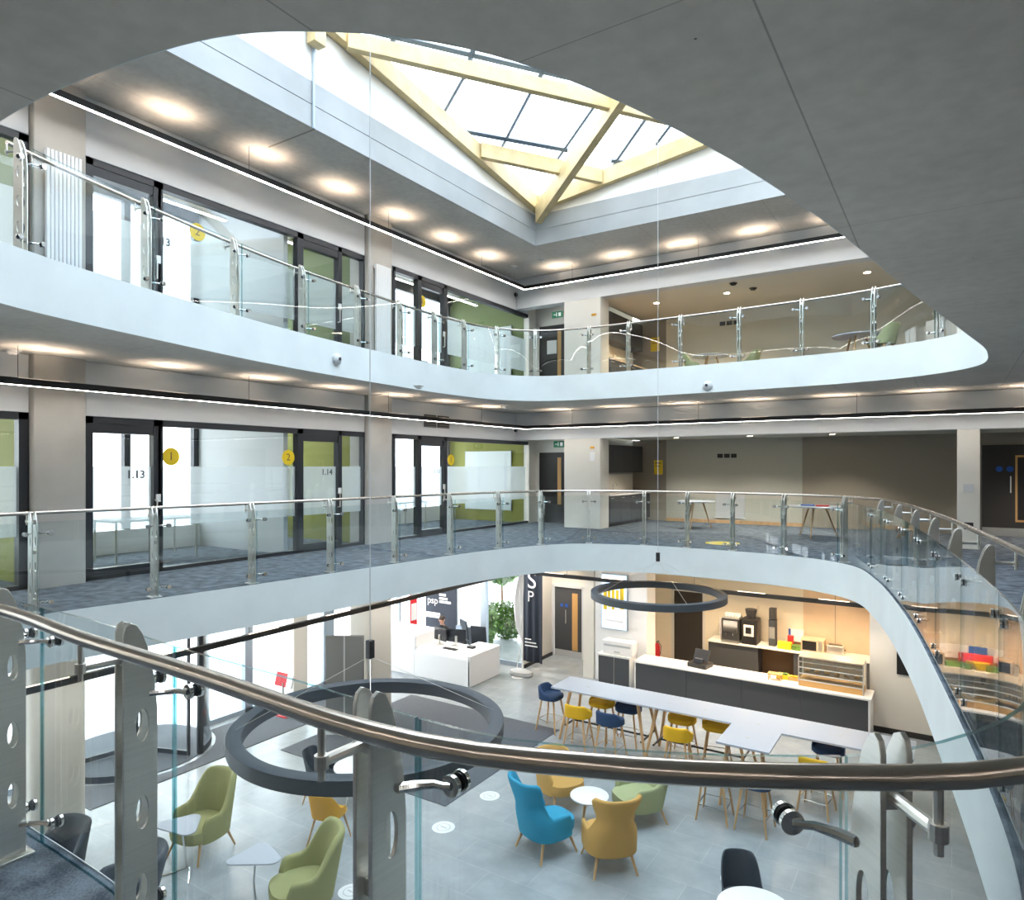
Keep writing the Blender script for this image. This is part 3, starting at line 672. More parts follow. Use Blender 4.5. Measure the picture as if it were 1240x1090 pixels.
# lettering on the dark reception wall
def zb(py,X): return Zat(py,X,BY)
tx=XatY(524,BY)
text_mesh('wall_lettering','psp',.30,'cup_white',loc=(tx,BY-.005,zb(727,tx)),rot=(R(90),0,0))
tag(bpy.data.objects['wall_lettering'],'large white rounded letters on the dark reception wall','lettering')
for i,(a,b,y) in enumerate(((532,540,720),(532,542,724.5),(532,546,728.5),(516,533,741.5),(516,538,745))):
    x0,x1=XatY(a,BY),XatY(b,BY); z=zb(y,x0); o=MB().box(x0,BY-.008,z-.035,x1,BY-.002,z+.035)
    tag(o.build('wall_lettering','cup_white',smooth=False),'line of small white lettering on the dark reception wall','lettering','small white lettering lines')
# revolving door
rd=thing('revolving_door','round glass revolving entrance door with dark curb and posts','door',(-13.62,7.3,GF)); r=1.38; H=2.45
def arcpts(r,a0,a1,z,n=24): return [(r*math.cos(R(a0+(a1-a0)*i/n)),r*math.sin(R(a0+(a1-a0)*i/n)),z) for i in range(n+1)]
def curved(r0,r1,a0,a1,z0,z1,n=24):
    m=MB(); m.grid(lambda i,j:((r0,r1,r1,r0)[j]*math.cos(R(a0+(a1-a0)*i/n)),(r0,r1,r1,r0)[j]*math.sin(R(a0+(a1-a0)*i/n)),(z0,z0,z1,z1)[j]),n+1,4,False,True); return m
curved(r-.06,r+.06,0,360,H,H+.30,48).build('canopy_drum','dark',rd); MB().lathe([(0,0),(r,0),(r,.01),(0,.01)],48).build('floor_plate','mat_dark',rd)
for a0,a1 in ((-80,-28),(28,80)):
    curved(r-.04,r+.04,a0,a1,0.0,.12).build('curb','slate',rd); curved(r-.008,r+.008,a0,a1,.1,H).build('curved_pane','win',rd)
    for a in (a0,a1): MB().at((r*math.cos(R(a)),r*math.sin(R(a)),0)).rbox(-.05,-.05,0,.05,.05,H,.02).build('door_post','frame',rd)
for k in range(3):
    a=R(20+120*k); m=MB(); c,s_=math.cos(a),math.sin(a)
    for q0,q1,z0,z1 in ((.05,1.28,.03,.12),(.05,1.28,2.3,2.38),(.05,.10,.03,2.38),(1.23,1.28,.03,2.38)):
        m.at(rz=a).box(q0,-.02,z0,q1,.02,z1)
    m.at(); wg=m.build('door_wing','frame',rd); MB().at(rz=a).box(.1,-.004,.1,1.24,.004,2.3).build('wing_pane','win',wg)
MB().tube([(0,0,0),(0,0,H)],.04,10).build('centre_shaft','steel',rd)
# outside: hedge, tree, planter shrubs
def bush(name,label,cat,loc,sx,sy,sz,mt,n=260,leaf=.10,stem=None,seed=1):
    rr=random.Random(seed); t=thing(name,label,cat,loc); m=MB()
    for i in range(n):
        while True:
            p=Vector((rr.uniform(-1,1),rr.uniform(-1,1),rr.uniform(-1,1)))
            if p.length<1: break
        p=Vector((p.x*sx,p.y*sy,sz*(1+p.z))) 
        a=Vector((rr.uniform(-1,1),rr.uniform(-1,1),rr.uniform(-1,1))).normalized(); b=a.cross(Vector((rr.uniform(-1,1),rr.uniform(-1,1),rr.uniform(-1,1)))).normalized()
        p+=Vector((0,0,stem or 0)); l=leaf*rr.uniform(.7,1.4)
        m.add([p-a*l,p+b*l*.5,p+a*l,p-b*l*.5],[(0,1,2,3)])
    m.build('foliage',mt,t,smooth=False); MB().tube([(0,0,0),(.03,.02,(stem or .3)*.6),(0,0,(stem or .3)+sz*.8)],[.06,.05,.03],7).build('trunk','brown',t)
    return t
bush('hedge','clipped green hedge outside the reception window','hedge',(XatY(614,18.7),18.7,GF),.75,.5,.62,'leaf',1500,.07,seed=3)
bush('tree','leafy young tree outside the reception window','tree',(XatY(607,19.6),19.6,GF),.8,.5,.75,'leaf_pale',1300,.12,1.55,seed=5)
bush('shrub','blue green shrub left of the hedge outside the reception window','shrub',(XatY(592,17.6),17.6,GF),.22,.3,.75,'leaf_pale',700,.08,seed=8)
# ---------------------------------------------------------------- reception desk
dz=Zat(803,-10.1,14.1); dk=thing('reception_desk','white moulded reception desk with a stepped rounded top','desk',(-12.02,14.5,GF))
def deskprof(h,d,r=.14,th=.06):
    out=[(-d/2,0),(-d/2,h-r)]+[(-d/2+r-r*math.cos(R(90*i/8)),h-r+r*math.sin(R(90*i/8))) for i in range(1,9)]
    out+=[(d/2-.0,h),(d/2,h-th),(-d/2+r+.05,h-th),(-d/2+.08,h-r-th),(-d/2+.08,0)]; return out
def desk_part(name,x0,x1,h,d):
    m=MB(); pr=deskprof(h,d); m.prism([(a,b) for a,b in pr],x0,x1,ax='x'); return m.build(name,'cup_white',dk,bevel=.012)
desk_part('low_counter',-.15,1.70,.78,.95); desk_part('high_counter',-1.85,-.15,1.10,.95)
MB().rbox(-.22,-.47,.60,-.10,.47,1.09,.03).build('step_panel','cup_white',dk,bevel=.02)
m=MB(); m.rbox(1.62,-.475,0,1.72,.9,.79,.03); m.rbox(1.0,.478,.70,1.615,.9,.788,.03); m.build('return_panel','cup_white',dk,bevel=.02)
MB().box(-1.8,-.44,0,1.65,-.40,.08).build('plinth','ltgrey',dk)
def monitor(x,y,z,rz,lab):
    t=thing('monitor',lab,'monitor',(x,y,z),rz); MB().rbox(-.27,-.012,.10,.27,.012,.44,.01).build('screen_panel','monitor',t,bevel=.004)
    MB().box(-.03,.012,.0,.03,.05,.26).box(-.11,-.08,0,.11,.10,.012).build('stand','steel',t)
monitor(-11.75,14.62,GF+.78,R(165),'dark computer monitor on the reception desk nearest the seated person')
monitor(-11.3,14.75,GF+.78,R(200),'dark computer monitor on the middle of the reception desk')
tag(MB().rbox(-.22,-.07,0,.22,.07,.02,.01).build('keyboard','black',loc=(-11.2,14.35,GF+.782)),'black keyboard lying on the low reception counter','keyboard')
tag(MB().rbox(-.1,-.08,0,.1,.08,.05,.02).build('telephone','black',loc=(-10.8,14.75,GF+.782)),'small black desk phone on the right end of the reception counter','telephone')
def office_chair(x,y,rz,lab):
    t=thing('office_chair',lab,'chair',(x,y,GF),rz)
    MB().rbox(-.25,-.24,.44,.25,.24,.52,.08).build('seat','slate',t,bevel=.02)
    MB().at((0,-.27,.56),rx=R(-8)).rbox(-.24,-.02,0,.24,.02,.55,.01).build('backrest','slate',t,bevel=.015)
    MB().tube([(0,0,.08),(0,0,.45)],.03,8).build('gas_column','steel',t)
    for k in range(5):
        a=R(72*k+18); l=MB().tube([(0,0,.10),(.28*math.cos(a),.28*math.sin(a),.055)],[.025,.015],6).build('leg','black',t); MB().at((.29*math.cos(a),.29*math.sin(a),.03),rx=R(90),rz=a).lathe([(0,-.012),(.03,-.012),(.03,.012),(0,.012)],10).build('castor','black',l)
    for sx in (-1,1): MB().tube([(sx*.27,-.2,.5),(sx*.29,-.12,.68),(sx*.29,.12,.68)],.015,6).build('armrest','black',t)
office_chair(-12.2,15.95,R(150),'dark swivel chair behind the seated person at reception')
office_chair(-11.25,15.55,R(190),'dark mesh swivel chair at the right end of the reception desk')
# banner, pale cloth flag, red stand, grey board
bx0,bx1=XatY(634,16.1),XatY(657.5,16.1); bt=S1-.1; bb=GF+.25
t=thing('banner','tall dark navy fabric banner with white rounded letters hanging beside the door','banner',((bx0+bx1)/2,16.08,bb)); hw=(bx1-bx0)/2; bh=bt-bb
MB().grid(lambda i,j:(-hw+2*hw*i/20,.035*math.sin(i*.9)*(1-j/12*.7)+(0.0),bh*j/12),21,13).build('cloth','banner',t,ang=180)
for o in [t.children[0]]: so=o.modifiers.new('s','SOLIDIFY'); so.thickness=.008
text_mesh('lettering','S',.66,'cup_white',t,(.0,-.055,-1.46-bb),(R(90),0,0)); text_mesh('lettering','P',.42,'cup_white',t,(-.04,-.055,-1.90-bb),(R(90),0,0))
for i,(wd,zz) in enumerate(((.20,.62),(.36,.53),(.40,.44))): MB().box(-.22,-.06,zz,-.22+wd,-.052,zz+.03).build('small_lettering','cup_white',t)
MB().tube([(-hw,0,bh),(hw,0,bh)],.015,6).build('pole','steel',t)
ft=thing('feather_flag','white folded cloth flag on a thin pole with an oval white base','flag',(XatY(631,15.6),15.6,GF))
MB().at(sc=(1.3,.8,1)).lathe([(0,0),(.24,0),(.27,.05),(.25,.12),(.15,.16),(0,.17)],24).build('base','ltgrey',ft)
MB().tube([(.03,0,.15),(.05,0,2.95)],.014,6).tube([(-.14,0,.14),(.03,0,1.0)],.012,6).build('pole','cup_white',ft)
MB().grid(lambda i,j:(.05-(.36*math.sin(math.pi*min(1,(j/12)**.75))*.8+.02)*(1-i/6)*1.0,.06*math.sin(i*1.7+j*.4),.95+1.95*j/12),7,13).build('cloth','cup_white',ft,ang=180)
ft.children[-1].modifiers.new('s','SOLIDIFY').thickness=.01
rs=thing('leaflet_stand','red and white leaflet stand by the entrance glass','stand',(-12.75,10.2,GF+.012)); MB().rbox(-.28,-.16,0,.28,.16,.03,.03).build('base','red',rs)
MB().tube([(0,0,.03),(0,0,.7)],.025,8).build('pole','steel',rs)
for k,(x,c) in enumerate(((-.19,'red'),(0,'red'),(.19,'cup_white'))): MB().at((x,0,.62),rx=R(-15)).box(-.09,-.02,0,.09,.02,.30).build('leaflet_holder',c,rs)
gb=P(417,884,GF); t=thing('display_board','tall plain grey board on a white foot near the entrance','board',(gb.x+.12,gb.y-.1,GF),TH)
MB().rbox(-.40,-.05,.10,.40,.05,2.05,.02).build('panel','grey_board',t,bevel=.005); MB().rbox(-.42,-.14,0,.42,.14,.09,.03).build('foot','cup_white',t); MB().box(-.015,-.06,.1,.015,-.05,2.05).build('joint_strip','ltgrey',t)
# floor stickers
for k,(px,py,r,lb) in enumerate(((593,964,.17,'round white floor sticker left of the yellow tub chair'),(537,1002,.18,'round white floor sticker left of the blue wing chair'),(425,1080,.17,'round white floor sticker at the bottom edge beside the pale green chair'),(627,820,.17,'round white floor sticker at the end of the reception desk'),(888,1066,.17,'round white floor sticker beside the charcoal chair at the bottom'))):
    p=P(px,py,GF); t=thing('floor_sticker',lb,'sticker',(p.x,p.y,GF)); MB().lathe([(0,.002),(r,.002),(r,.0035),(0,.0035)],32).build('disc','sticker',t)
    MB().lathe([(r*.55,.004),(r*.62,.004),(r*.62,.005),(r*.55,.005)],32).box(-r*.35,-.012,.004,r*.35,.012,.005).build('print','ltgrey',t)
ya,yb_=YatX(498,-13.5),YatX(506,-13.5)
t=thing('poster','red and white poster on the entrance glass left of the dark reception wall','poster',(-13.54,(ya+yb_)/2,Zat(735,-13.5,(ya+yb_)/2))); hw_=abs(yb_-ya)/2
MB().box(-.01,-hw_,-.6,.01,hw_,.9).build('sheet','red',t,smooth=False); MB().box(.01,-hw_*.8,-.4,.014,hw_*.8,.1).box(.01,-hw_*.8,.3,.014,hw_*.8,.5).build('print','sticker',t,smooth=False)
# ---------------------------------------------------------------- seating
def sstep(x): x=max(0,min(1,x)); return x*x*(3-2*x)
def shell(m,A,rx,ry,z0,arm,back,th,c0=-.25,c1=.75,lean=.10,kf=None,nu=33,sq=2.4,z0b=None,flare=.0,nz=9,mi=0):
    """horseshoe shell open to +Y"""
    def H(a): return arm+(back-arm)*sstep((math.cos(a)-c0)/(c1-c0))
    def pt(a,z,o):
        t=(z-z0)/(back-z0); k=(kf(a,t) if kf else 1.)+flare*t
        sa,ca=math.sin(a),math.cos(a); e=2/sq
        X=(rx-o)*k*math.copysign(abs(sa)**e,sa); Y=-(ry-o)*math.copysign(abs(ca)**e,ca)*(1+flare*t)-lean*max(0,t)*max(0,ca)
        return (X,Y,z)
    def fn(i,j):
        a=-A+2*A*i/(nu-1); h=H(a); N=nz
        edge=min(1,(A-abs(a))/(A*.14)); h=arm*.0+h-(1-math.sqrt(max(0,1-(1-edge)**2)))*(h-z0)*.35
        if j<N: z=z0+(h-th*.5-z0)*j/(N-1); return pt(a,z,0)
        if j<N+3: b=R(45*(j-N+1)); return pt(a,h-th*.5+th*.5*math.sin(b),th*.5-th*.5*math.cos(b))
        k=j-N-3; z=h-th*.5-(h-th*.5-z0)*k/(N-1); return pt(a,z,th)
    m.grid(fn,nu,2*nz+3,False,True,mi)
    n=2*nz+3; b=len(m.v)-nu*n
    m.f.append(tuple(b+j for j in range(n))); m.mi.append(mi); m.f.append(tuple(b+(nu-1)*n+j for j in range(n-1,-1,-1))); m.mi.append(mi)
def cushion(m,rx,ry,z0,z1,y=0.,sq=3.,puff=.03,n=40,mi=0):
    prof=[(0,z0),(.90,z0),(.97,z0+.015),(1,(z0+z1)/2),(.97,z1-.012),(.88,z1),(.5,z1+puff*.8),(0,z1+puff)]
    def fn(i,j):
        a=2*math.pi*i/n; e=2/sq; c,s=math.cos(a),math.sin(a); r,z=prof[j]
        return (rx*r*math.copysign(abs(c)**e,c), y+ry*r*math.copysign(abs(s)**e,s), z)
    m.grid(fn,n,len(prof),True,False,mi)
def legs(t,x,y,xb,yb,zt,r0=.022,r1=.013,mt='oak',yoff=0.):
    for sx in (-1,1):
        for sy in (-1,1):
            MB().tube([(sx*x,sy*y+yoff,zt),(sx*(x+xb)/2,sy*(y+yb)/2+yoff,zt/2),(sx*xb,sy*yb+yoff,0)],[r0,(r0+r1)/2,r1],10).build('leg',mt,t)
def tub_chair(label,fab,loc,rz,arm=.62,back=.98):
    t=thing('armchair',label,'armchair',loc,rz)
    m=MB(); shell(m,R(128),.36,.36,.26,arm,back,.07,c0=.05,c1=.80,lean=.12,sq=2.5,flare=.10); m.build('upholstered_shell',fab,t,ang=60)
    m=MB(); cushion(m,.325,.36,.27,.45,.05); m.build('seat',fab,t,ang=60)
    legs(t,.24,.23,.31,.33,.28); return t
def wing_chair(label,fab,loc,rz):
    t=thing('wing_chair',label,'armchair',loc,rz)
    def kf(a,t): return 1.0-.30*math.exp(-((t-.60)/.16)**2)*(1 if abs(a)<R(95) else .2)+.15*sstep((t-.70)/.28)
    m=MB(); shell(m,R(120),.37,.37,.29,.62,1.16,.06,c0=.22,c1=.66,lean=.22,kf=kf,sq=2.7,nz=14,nu=41); m.build('upholstered_shell',fab,t,ang=60)
    m=MB(); cushion(m,.30,.34,.30,.47,.07); m.build('seat',fab,t,ang=60)
    legs(t,.23,.22,.31,.33,.31,.025,.015); return t
def cafe_chair(label,fab,loc,rz,legmat='oak'):
    t=thing('cafe_chair',label,'chair',loc,rz)
    m=MB(); shell(m,R(112),.235,.235,.43,.56,.84,.018,c0=.0,c1=.85,lean=.10,sq=2.6,flare=.08); m.build('shell',fab,t,ang=60)
    m=MB(); cushion(m,.225,.235,.425,.455,.02,puff=.0); m.build('seat',fab,t,ang=60)
    legs(t,.14,.14,.23,.24,.43,.018,.011,legmat); return t
def bar_stool(label,fab,loc,rz):
    t=thing('bar_stool',label,'bar stool',loc,rz)
    m=MB(); shell(m,R(112),.265,.235,.68,.80,.94,.055,c0=-.1,c1=.8,lean=.03,sq=2.6,nz=7); m.build('backrest',fab,t,ang=60)
    m=MB(); cushion(m,.25,.225,.67,.765,.02,puff=.015); m.build('seat',fab,t,ang=60)
    legs(t,.15,.14,.245,.235,.68,.021,.015,'oak')
    q=[(-.215,-.205),(.215,-.205),(.215,.205),(-.215,.205)]
    m=MB()
    for i in range(4): m.tube([(*q[i],.24),(*q[(i+1)%4],.24)],.008,6)
    m.build('footrest','chrome',t); return t
def face(a,b): return math.atan2(-(b[0]-a[0]),b[1]-a[1])      # local +Y points from a to b
tb=(-4.76,9.62)
def put(fn,label,fab,xy,rz,z=GF,**k): return fn(label,fab,(xy[0],xy[1],z),rz,**k)
put(tub_chair,'mustard yellow low armchair facing the small white round table','mustard',(-5.52,10.05),face((-5.5,10.05),tb),arm=.64,back=.80)
put(wing_chair,'bright blue high-backed chair left of the white round table','blue_fab',(-5.02,8.72),face((-5.02,8.72),tb)-.12)
put(wing_chair,'mustard yellow high-backed wing chair seen from behind','mustard',(-4.08,8.86),face((-4.14,8.86),tb)+.05)
put(tub_chair,'pale green low armchair behind the mustard wing chair','pale_green',(-4.2,10.25),face((-4.2,10.25),tb)+.1,arm=.64,back=.80)
put(tub_chair,'olive green armchair standing behind the left laptop table','green_fab',(-9.25,5.95),R(188),back=1.04)
put(tub_chair,'olive green armchair at the bottom edge beside the laptop table','green_fab',(-6.84,5.78),R(150),back=1.04)
put(tub_chair,'dark navy armchair by the column at the bottom left','slate',(-9.75,4.12),R(190),back=.95)
put(tub_chair,'dark navy armchair half hidden by the second foreground post','slate',(-8.55,4.45),R(160),back=.86)
def round_table(label,loc,r,h,legmat='oak',nleg=3,top='cup_white',legs_r=.018,spread=.75):
    t=thing('round_table',label,'table',loc); MB().lathe([(0,h-.028),(r-.006,h-.028),(r,h-.02),(r,h-.004),(r-.006,h),(0,h)],48).build('tabletop',top,t)
    for k in range(nleg):
        a=R(360/nleg*k+25); MB().tube([(r*.35*math.cos(a),r*.35*math.sin(a),h-.03),(r*spread*math.cos(a),r*spread*math.sin(a),0)],[.022,.014],10).build('leg',legmat,t)
    return t
round_table('small white round coffee table among the four lounge chairs',(tb[0],tb[1],GF),.30,.50)
round_table('white round cafe table behind the orange chair',(-8.15,8.05,GF),.42,.74,'steel')
round_table('white round cafe table cut by the bottom edge',(-1.82,7.80,GF),.42,.74,'steel')
put(cafe_chair,'orange shell chair at the cafe table under the big ring','orange',(-7.85,7.12),R(15))
put(cafe_chair,'dark charcoal shell chair left of the orange chair','slate',(-8.92,7.95),R(-75))
put(cafe_chair,'charcoal shell chair at the white table along the bottom edge','slate',(-2.12,8.42),R(205))
def laptop_table(label,xy,rz):
    t=thing('laptop_table',label,'side table',(xy[0],xy[1],GF),rz); h=.70
    pts=[]
    for cx,cy,r,a0 in ((-.22,-.12,.09,150),(.24,-.10,.11,270),(.02,.16,.12,30)):
        for i in range(9): a=R(a0+120*i/8); pts.append((cx+r*math.cos(a),cy+r*math.sin(a)))
    MB().prism(pts,h-.018,h).build('tabletop','laminate',t,bevel=.004)
    MB().tube([(0,.0,h-.02),(0,.02,h-.08),(-.05,.10,.30),(-.03,.12,.02)],.014,8).build('leg','chrome',t)
    MB().tube([(-.25,-.22,.012),(-.03,.12,.012),(.0,.14,.012),(.30,-.14,.012)],.013,8).build('foot','chrome',t)
    return t
laptop_table('grey laptop side table in front of the olive green armchair at left',(-8.95,5.45),R(10))
laptop_table('grey laptop side table standing alone left of the bottom armchair',(-7.44,5.52),R(35))
# ---------------------------------------------------------------- high table and stools
HT=1.06; t=thing('high_table','long T-shaped grey high table on splayed oak legs','table',(-4.0,12.8,GF))
out=[(-7.0,12.35),(-3.3,12.35),(-3.3,11.38),(-2.45,11.38),(-2.45,12.33),(-.5,12.33),(-.5,13.2),(-7.0,13.2)]
MB().prism([(a+4,b-12.8) for a,b in out],HT-.035,HT).build('tabletop','laminate',t,bevel=.004)
for xc in (-6.62,-5.15,-4.75,-3.25,-.95):
    for sy,yy in ((-1,12.52),(1,13.03)):
        s=1 if xc in (-6.62,-4.75,-.95) else -1
        MB().tube([(xc+4,yy-12.8,HT-.03),(xc+4-s*.20,yy-12.8+sy*.13,0)],[.036,.022],10).build('leg','oak',t)
for xx in (-3.15,-2.6):
    MB().tube([(xx+4,11.55-12.8,HT-.03),(xx+4+(.1 if xx>-3 else -.1),11.42-12.8,0)],[.034,.022],10).build('leg','oak',t)
for a,b in ((-6.7,-5.05),(-4.8,-3.2)):
    MB().tube([(a+4,0,.30),(b+4,0,.30)],.02,8).tube([(a+4,-.36,.30),(a+4,.36,.30)],.02,8).tube([(b+4,-.36,.30),(b+4,.36,.30)],.02,8).build('footrest','black',t)
for gx,gy in ((-6.35,12.78),(-5.6,12.78),(-4.6,12.78),(-3.9,12.78),(-2.9,12.6),(-2.9,11.85),(-1.6,12.78)):
    MB().at((gx+4,gy-12.8,HT)).lathe([(0,.0005),(.04,.0005),(.04,.003),(0,.003)],20).build('power_grommet','ltgrey',t)
S0=dict(b='navy',y='yellow')
for c,x,y,rz,lb in (('b',-7.22,12.75,-90,'dark blue bar stool at the left end of the high table'),
    ('y',-6.25,12.14,4,'yellow bar stool nearest the left end on the near side of the high table'),
    ('y',XatY(729,12.95),12.95,176,'yellow bar stool on the far side of the high table behind its left end'),
    ('b',-5.55,12.12,-3,'dark blue bar stool second from the left on the near side'),
    ('b',XatY(761,12.95),12.95,184,'dark blue bar stool on the far side behind the near dark blue one'),
    ('y',-4.20,12.12,5,'yellow bar stool third from the left on the near side'),
    ('y',XatY(826,12.95),12.95,178,'yellow bar stool on the far side behind the third near stool'),
    ('y',XatY(868,12.95),12.95,190,'yellow bar stool seen under the table beside its short leg'),
    ('b',-3.20,10.98,3,'dark blue bar stool at the left of the end of the short table leg'),
    ('b',-2.58,10.98,-4,'dark blue bar stool at the right of the end of the short table leg'),
    ('y',-1.86,12.05,-6,'yellow bar stool on the near side right of the short table leg'),
    ('b',XatY(1003,12.95),12.95,182,'dark blue bar stool on the far side near the right end'),
    ('b',-.78,12.02,8,'dark blue bar stool at the right end of the high table')):
    s=put(bar_stool,lb,S0[c],(x,y),R(rz)); s['group']='bar stools around the high table'
# ---------------------------------------------------------------- alcove furniture upstairs
def tripod_table(label,x,y,z,r=.45): return round_table(label,(x,y,z),r,.74,'oak',3,'laminate',spread=.8)
a=P(845,640,L1); b=P(985,640,L1)
tripod_table('grey round table with oak legs on the first floor, left of the pair',XatY(843,18.4),18.4,L1,.50); tripod_table('grey round table with oak legs on the first floor, right of the pair',XatY(988,17.6),17.6,L1,.62)
tripod_table('dark round table on the top floor alcove at left',XatY(860,17.6),17.6,L2); tripod_table('grey round table on the top floor alcove at right',XatY(1038,16.6),16.6,L2,.5)
for px,Y_,rz,c,lb in ((842,17.4,-80,'pale_green','green shell chair left of the dark table on the top floor'),(905,17.9,80,'pale_green','green shell chair right of the dark table on the top floor'),(1068,16.2,60,'pale_green','green shell chair by the right hand table on the top floor')):
    put(cafe_chair,lb,c,(XatY(px,Y_),Y_),R(rz),z=L2)
tag(MB().rbox(-.2,-.15,0,.2,.15,.10,.03).build('bag','red',loc=(XatY(1007,16.9),16.9,L2+.74 if 0 else L2)),'red bag on the top floor behind the glass','bag')
tag(MB().rbox(-.14,-.10,0,.14,.10,.03,.01).build('book','blue_sign',loc=(XatY(978,17.6),17.6,L1+.741)),'blue book lying on the right hand first floor table','book')
tag(MB().rbox(-.14,-.10,0,.14,.10,.03,.01).build('book','red',loc=(XatY(996,17.5),17.5,L1+.741)),'red book lying on the right hand first floor table','book')
p=P(875,658,L1); t=thing('floor_sticker','large round yellow sticker on the first floor carpet','sticker',(p.x,p.y,L1)); MB().lathe([(0,.002),(.36,.002),(.36,.004),(0,.004)],40).build('disc','sign_yellow',t); MB().lathe([(.26,.0045),(.29,.0045),(.29,.005),(.26,.005)],40).build('print','cup_white',t)
# kitchenettes
for zf,lb in ((L1,'first'),(L2,'top')):
    k=thing('kitchenette','small kitchenette with dark cupboards and pale worktop on the %s floor'%lb,'kitchenette',(-8.53,18.55,zf))
    y0,y1=-1.25,1.7
    MB().box(0,y0,.1,.58,y1,.86).build('base_cabinet','charcoal',k,smooth=False); MB().box(0,y0,0,.52,y1,.1).build('plinth','black',k,smooth=False)
    for i in range(4):
        a=y0+(y1-y0)*i/4; dd=MB().box(.58,a+.005,.11,.60,a+(y1-y0)/4-.005,.855).build('cabinet_door','charcoal',k,smooth=False); MB().box(.60,a+.05,.79,.612,a+.25,.80).build('handle','steel',dd)
    MB().box(0,y0-.02,.86,.62,y1,.90).build('worktop','board' if zf==L2 else 'counter',k,smooth=False); MB().box(.005,y0,.90,.02,y1,1.45).build('splashback','cream',k,smooth=False)
    MB().box(0,y0,1.5,.34,y1,2.3).build('wall_cabinet','charcoal',k,smooth=False)
    for i in range(4):
        a=y0+(y1-y0)*i/4; MB().box(.34,a+.005,1.5,.36,a+(y1-y0)/4-.005,2.3).build('cabinet_door','charcoal',k,smooth=False)
    MB().tube([(.12,0,.9),(.12,0,1.15),(.2,0,1.2),(.26,0,1.12)],.012,8).build('tap','chrome',k)
# double doors at the far right
YB=20.4; xl=XatY(1189,YB)
d=sempty('door_5'); MB().box(xl,20.28,0,xl+.95,20.335,2.2).box(xl+.96,20.28,0,xl+1.9,20.335,2.2).build('door_leaf','door',d)
MB().box(XatY(1229,YB),20.26,.35,XatY(1229,YB)+.34,20.34,1.95).build('vision_frame','wood_lt',d); MB().box(XatY(1231,YB)+.01,20.255,.4,XatY(1229,YB)+.30,20.345,1.9).build('vision_pane','black',d)
MB().box(xl,20.27,.0,xl+.94,20.28,.2).build('kick_plate','steel',d)
for px in (1210,1223): MB().at((XatY(px,20.28),20.275,1.62),rx=R(90)).lathe([(0,0),(.07,0),(.07,.005),(0,.005)],16).build('door_sign','blue_sign',d)
MB().tube([(XatY(1224,20.2),20.2,1.05),(XatY(1224,20.2),20.2,1.45)],.015,6).build('door_handle','steel',d)
# ---------------------------------------------------------------- bar
CZ=.87; x0,x1=XatY(768,15.7),XatY(1054,15.7)
bc=thing('bar_counter','long dark grey coffee bar counter with a white top','counter',((x0+x1)/2,16.1,GF)); W=(x1-x0)/2
m=MB(); n=4
for i in range(n): a=-W+.02+(2*W-.06)*i/n; b=-W+.02+(2*W-.06)*(i+1)/n; MB().box(a+.004,-.38,.06,b-.004,-.36,CZ-.045).build('front_panel','charcoal',bc,smooth=False)
MB().box(-W+.03,-.36,.0,W-.05,.24,CZ-.05).build('body','charcoal',bc,smooth=False); MB().box(W-.04,-.40,0,W,.26,CZ-.04).build('end_panel','counter',bc,smooth=False); MB().box(-W,-.40,0,-W+.03,.26,CZ-.04).build('end_panel','counter',bc,smooth=False)
MB().box(-W-.01,-.42,CZ-.04,W+.02,.28,CZ).build('worktop','counter',bc,bevel=.004)
CT_=GF+CZ
bk=thing('back_counter','white back counter along the coffee bar wall','counter',((-5.6+xr)/2,18.80,GF)); W2=(xr+5.6)/2-.02
MB().box(-W2,-.32,.88,W2,.33,.92).build('worktop','counter',bk,bevel=.004); MB().box(-W2,-.26,.1,-W2+1.3,.33,.88).box(W2-1.9,-.26,.1,W2,.33,.88).build('base_cabinet','charcoal',bk,smooth=False); MB().box(-W2+1.3,.25,.1,W2-1.9,.33,.88).build('back_panel','brown',bk,smooth=False); MB().box(-W2,-.2,0,W2,.33,.1).build('plinth','black',bk,smooth=False)
BKZ=GF+.92; YK=18.85
def X(px,y=YK): return XatY(px,y)
# coffee machines, grinder
t=thing('coffee_machine','black and steel coffee machine at the left of the back counter','coffee machine',(X(888),YK-.05,BKZ))
MB().rbox(-.24,-.25,.06,.24,.22,.62,.04).build('body','dark',t,bevel=.01); MB().box(-.19,-.27,.28,.19,-.25,.58).build('front_panel','chrome',t,bevel=.005); MB().rbox(-.24,-.32,0,.24,.22,.06,.02).build('drip_tray','steel',t)
for i in range(2): MB().tube([(-.09+.18*i,-.30,.26),(-.09+.18*i,-.30,.20)],.02,8).build('spout','chrome',t)
MB().rbox(-.22,-.2,.62,.22,.18,.66,.02).build('cup_rail','steel',t)
for i in range(5):
    for j in range(2): tag(MB().lathe([(0,0),(.028,0),(.038,.075),(.034,.075),(.026,.006),(0,.006)],14).build('coffee_cup','cup_white',loc=(X(888)-.17+.085*i,YK-.12+.12*j,BKZ+.66)),'white cup stored on top of the coffee machine','cup','cups on the coffee machine')
t=thing('coffee_machine','tall bean-to-cup coffee machine with a hopper on top','coffee machine',(X(910),YK-.05,BKZ))
MB().rbox(-.2,-.25,0,.2,.22,.66,.03).build('body','black',t,bevel=.01); MB().box(-.13,-.265,.22,.13,-.25,.52).build('front_panel','cup_white',t,bevel=.005); MB().box(-.07,-.30,.30,.07,-.265,.46).build('spout','black',t); MB().lathe([(0,.66),(.10,.66),(.15,.86),(.15,.9),(0,.9)],18).build('bean_hopper','dark',t); MB().tube([(.13,0,.7),(.2,-.02,1.02)],.012,6).build('lever','steel',t)
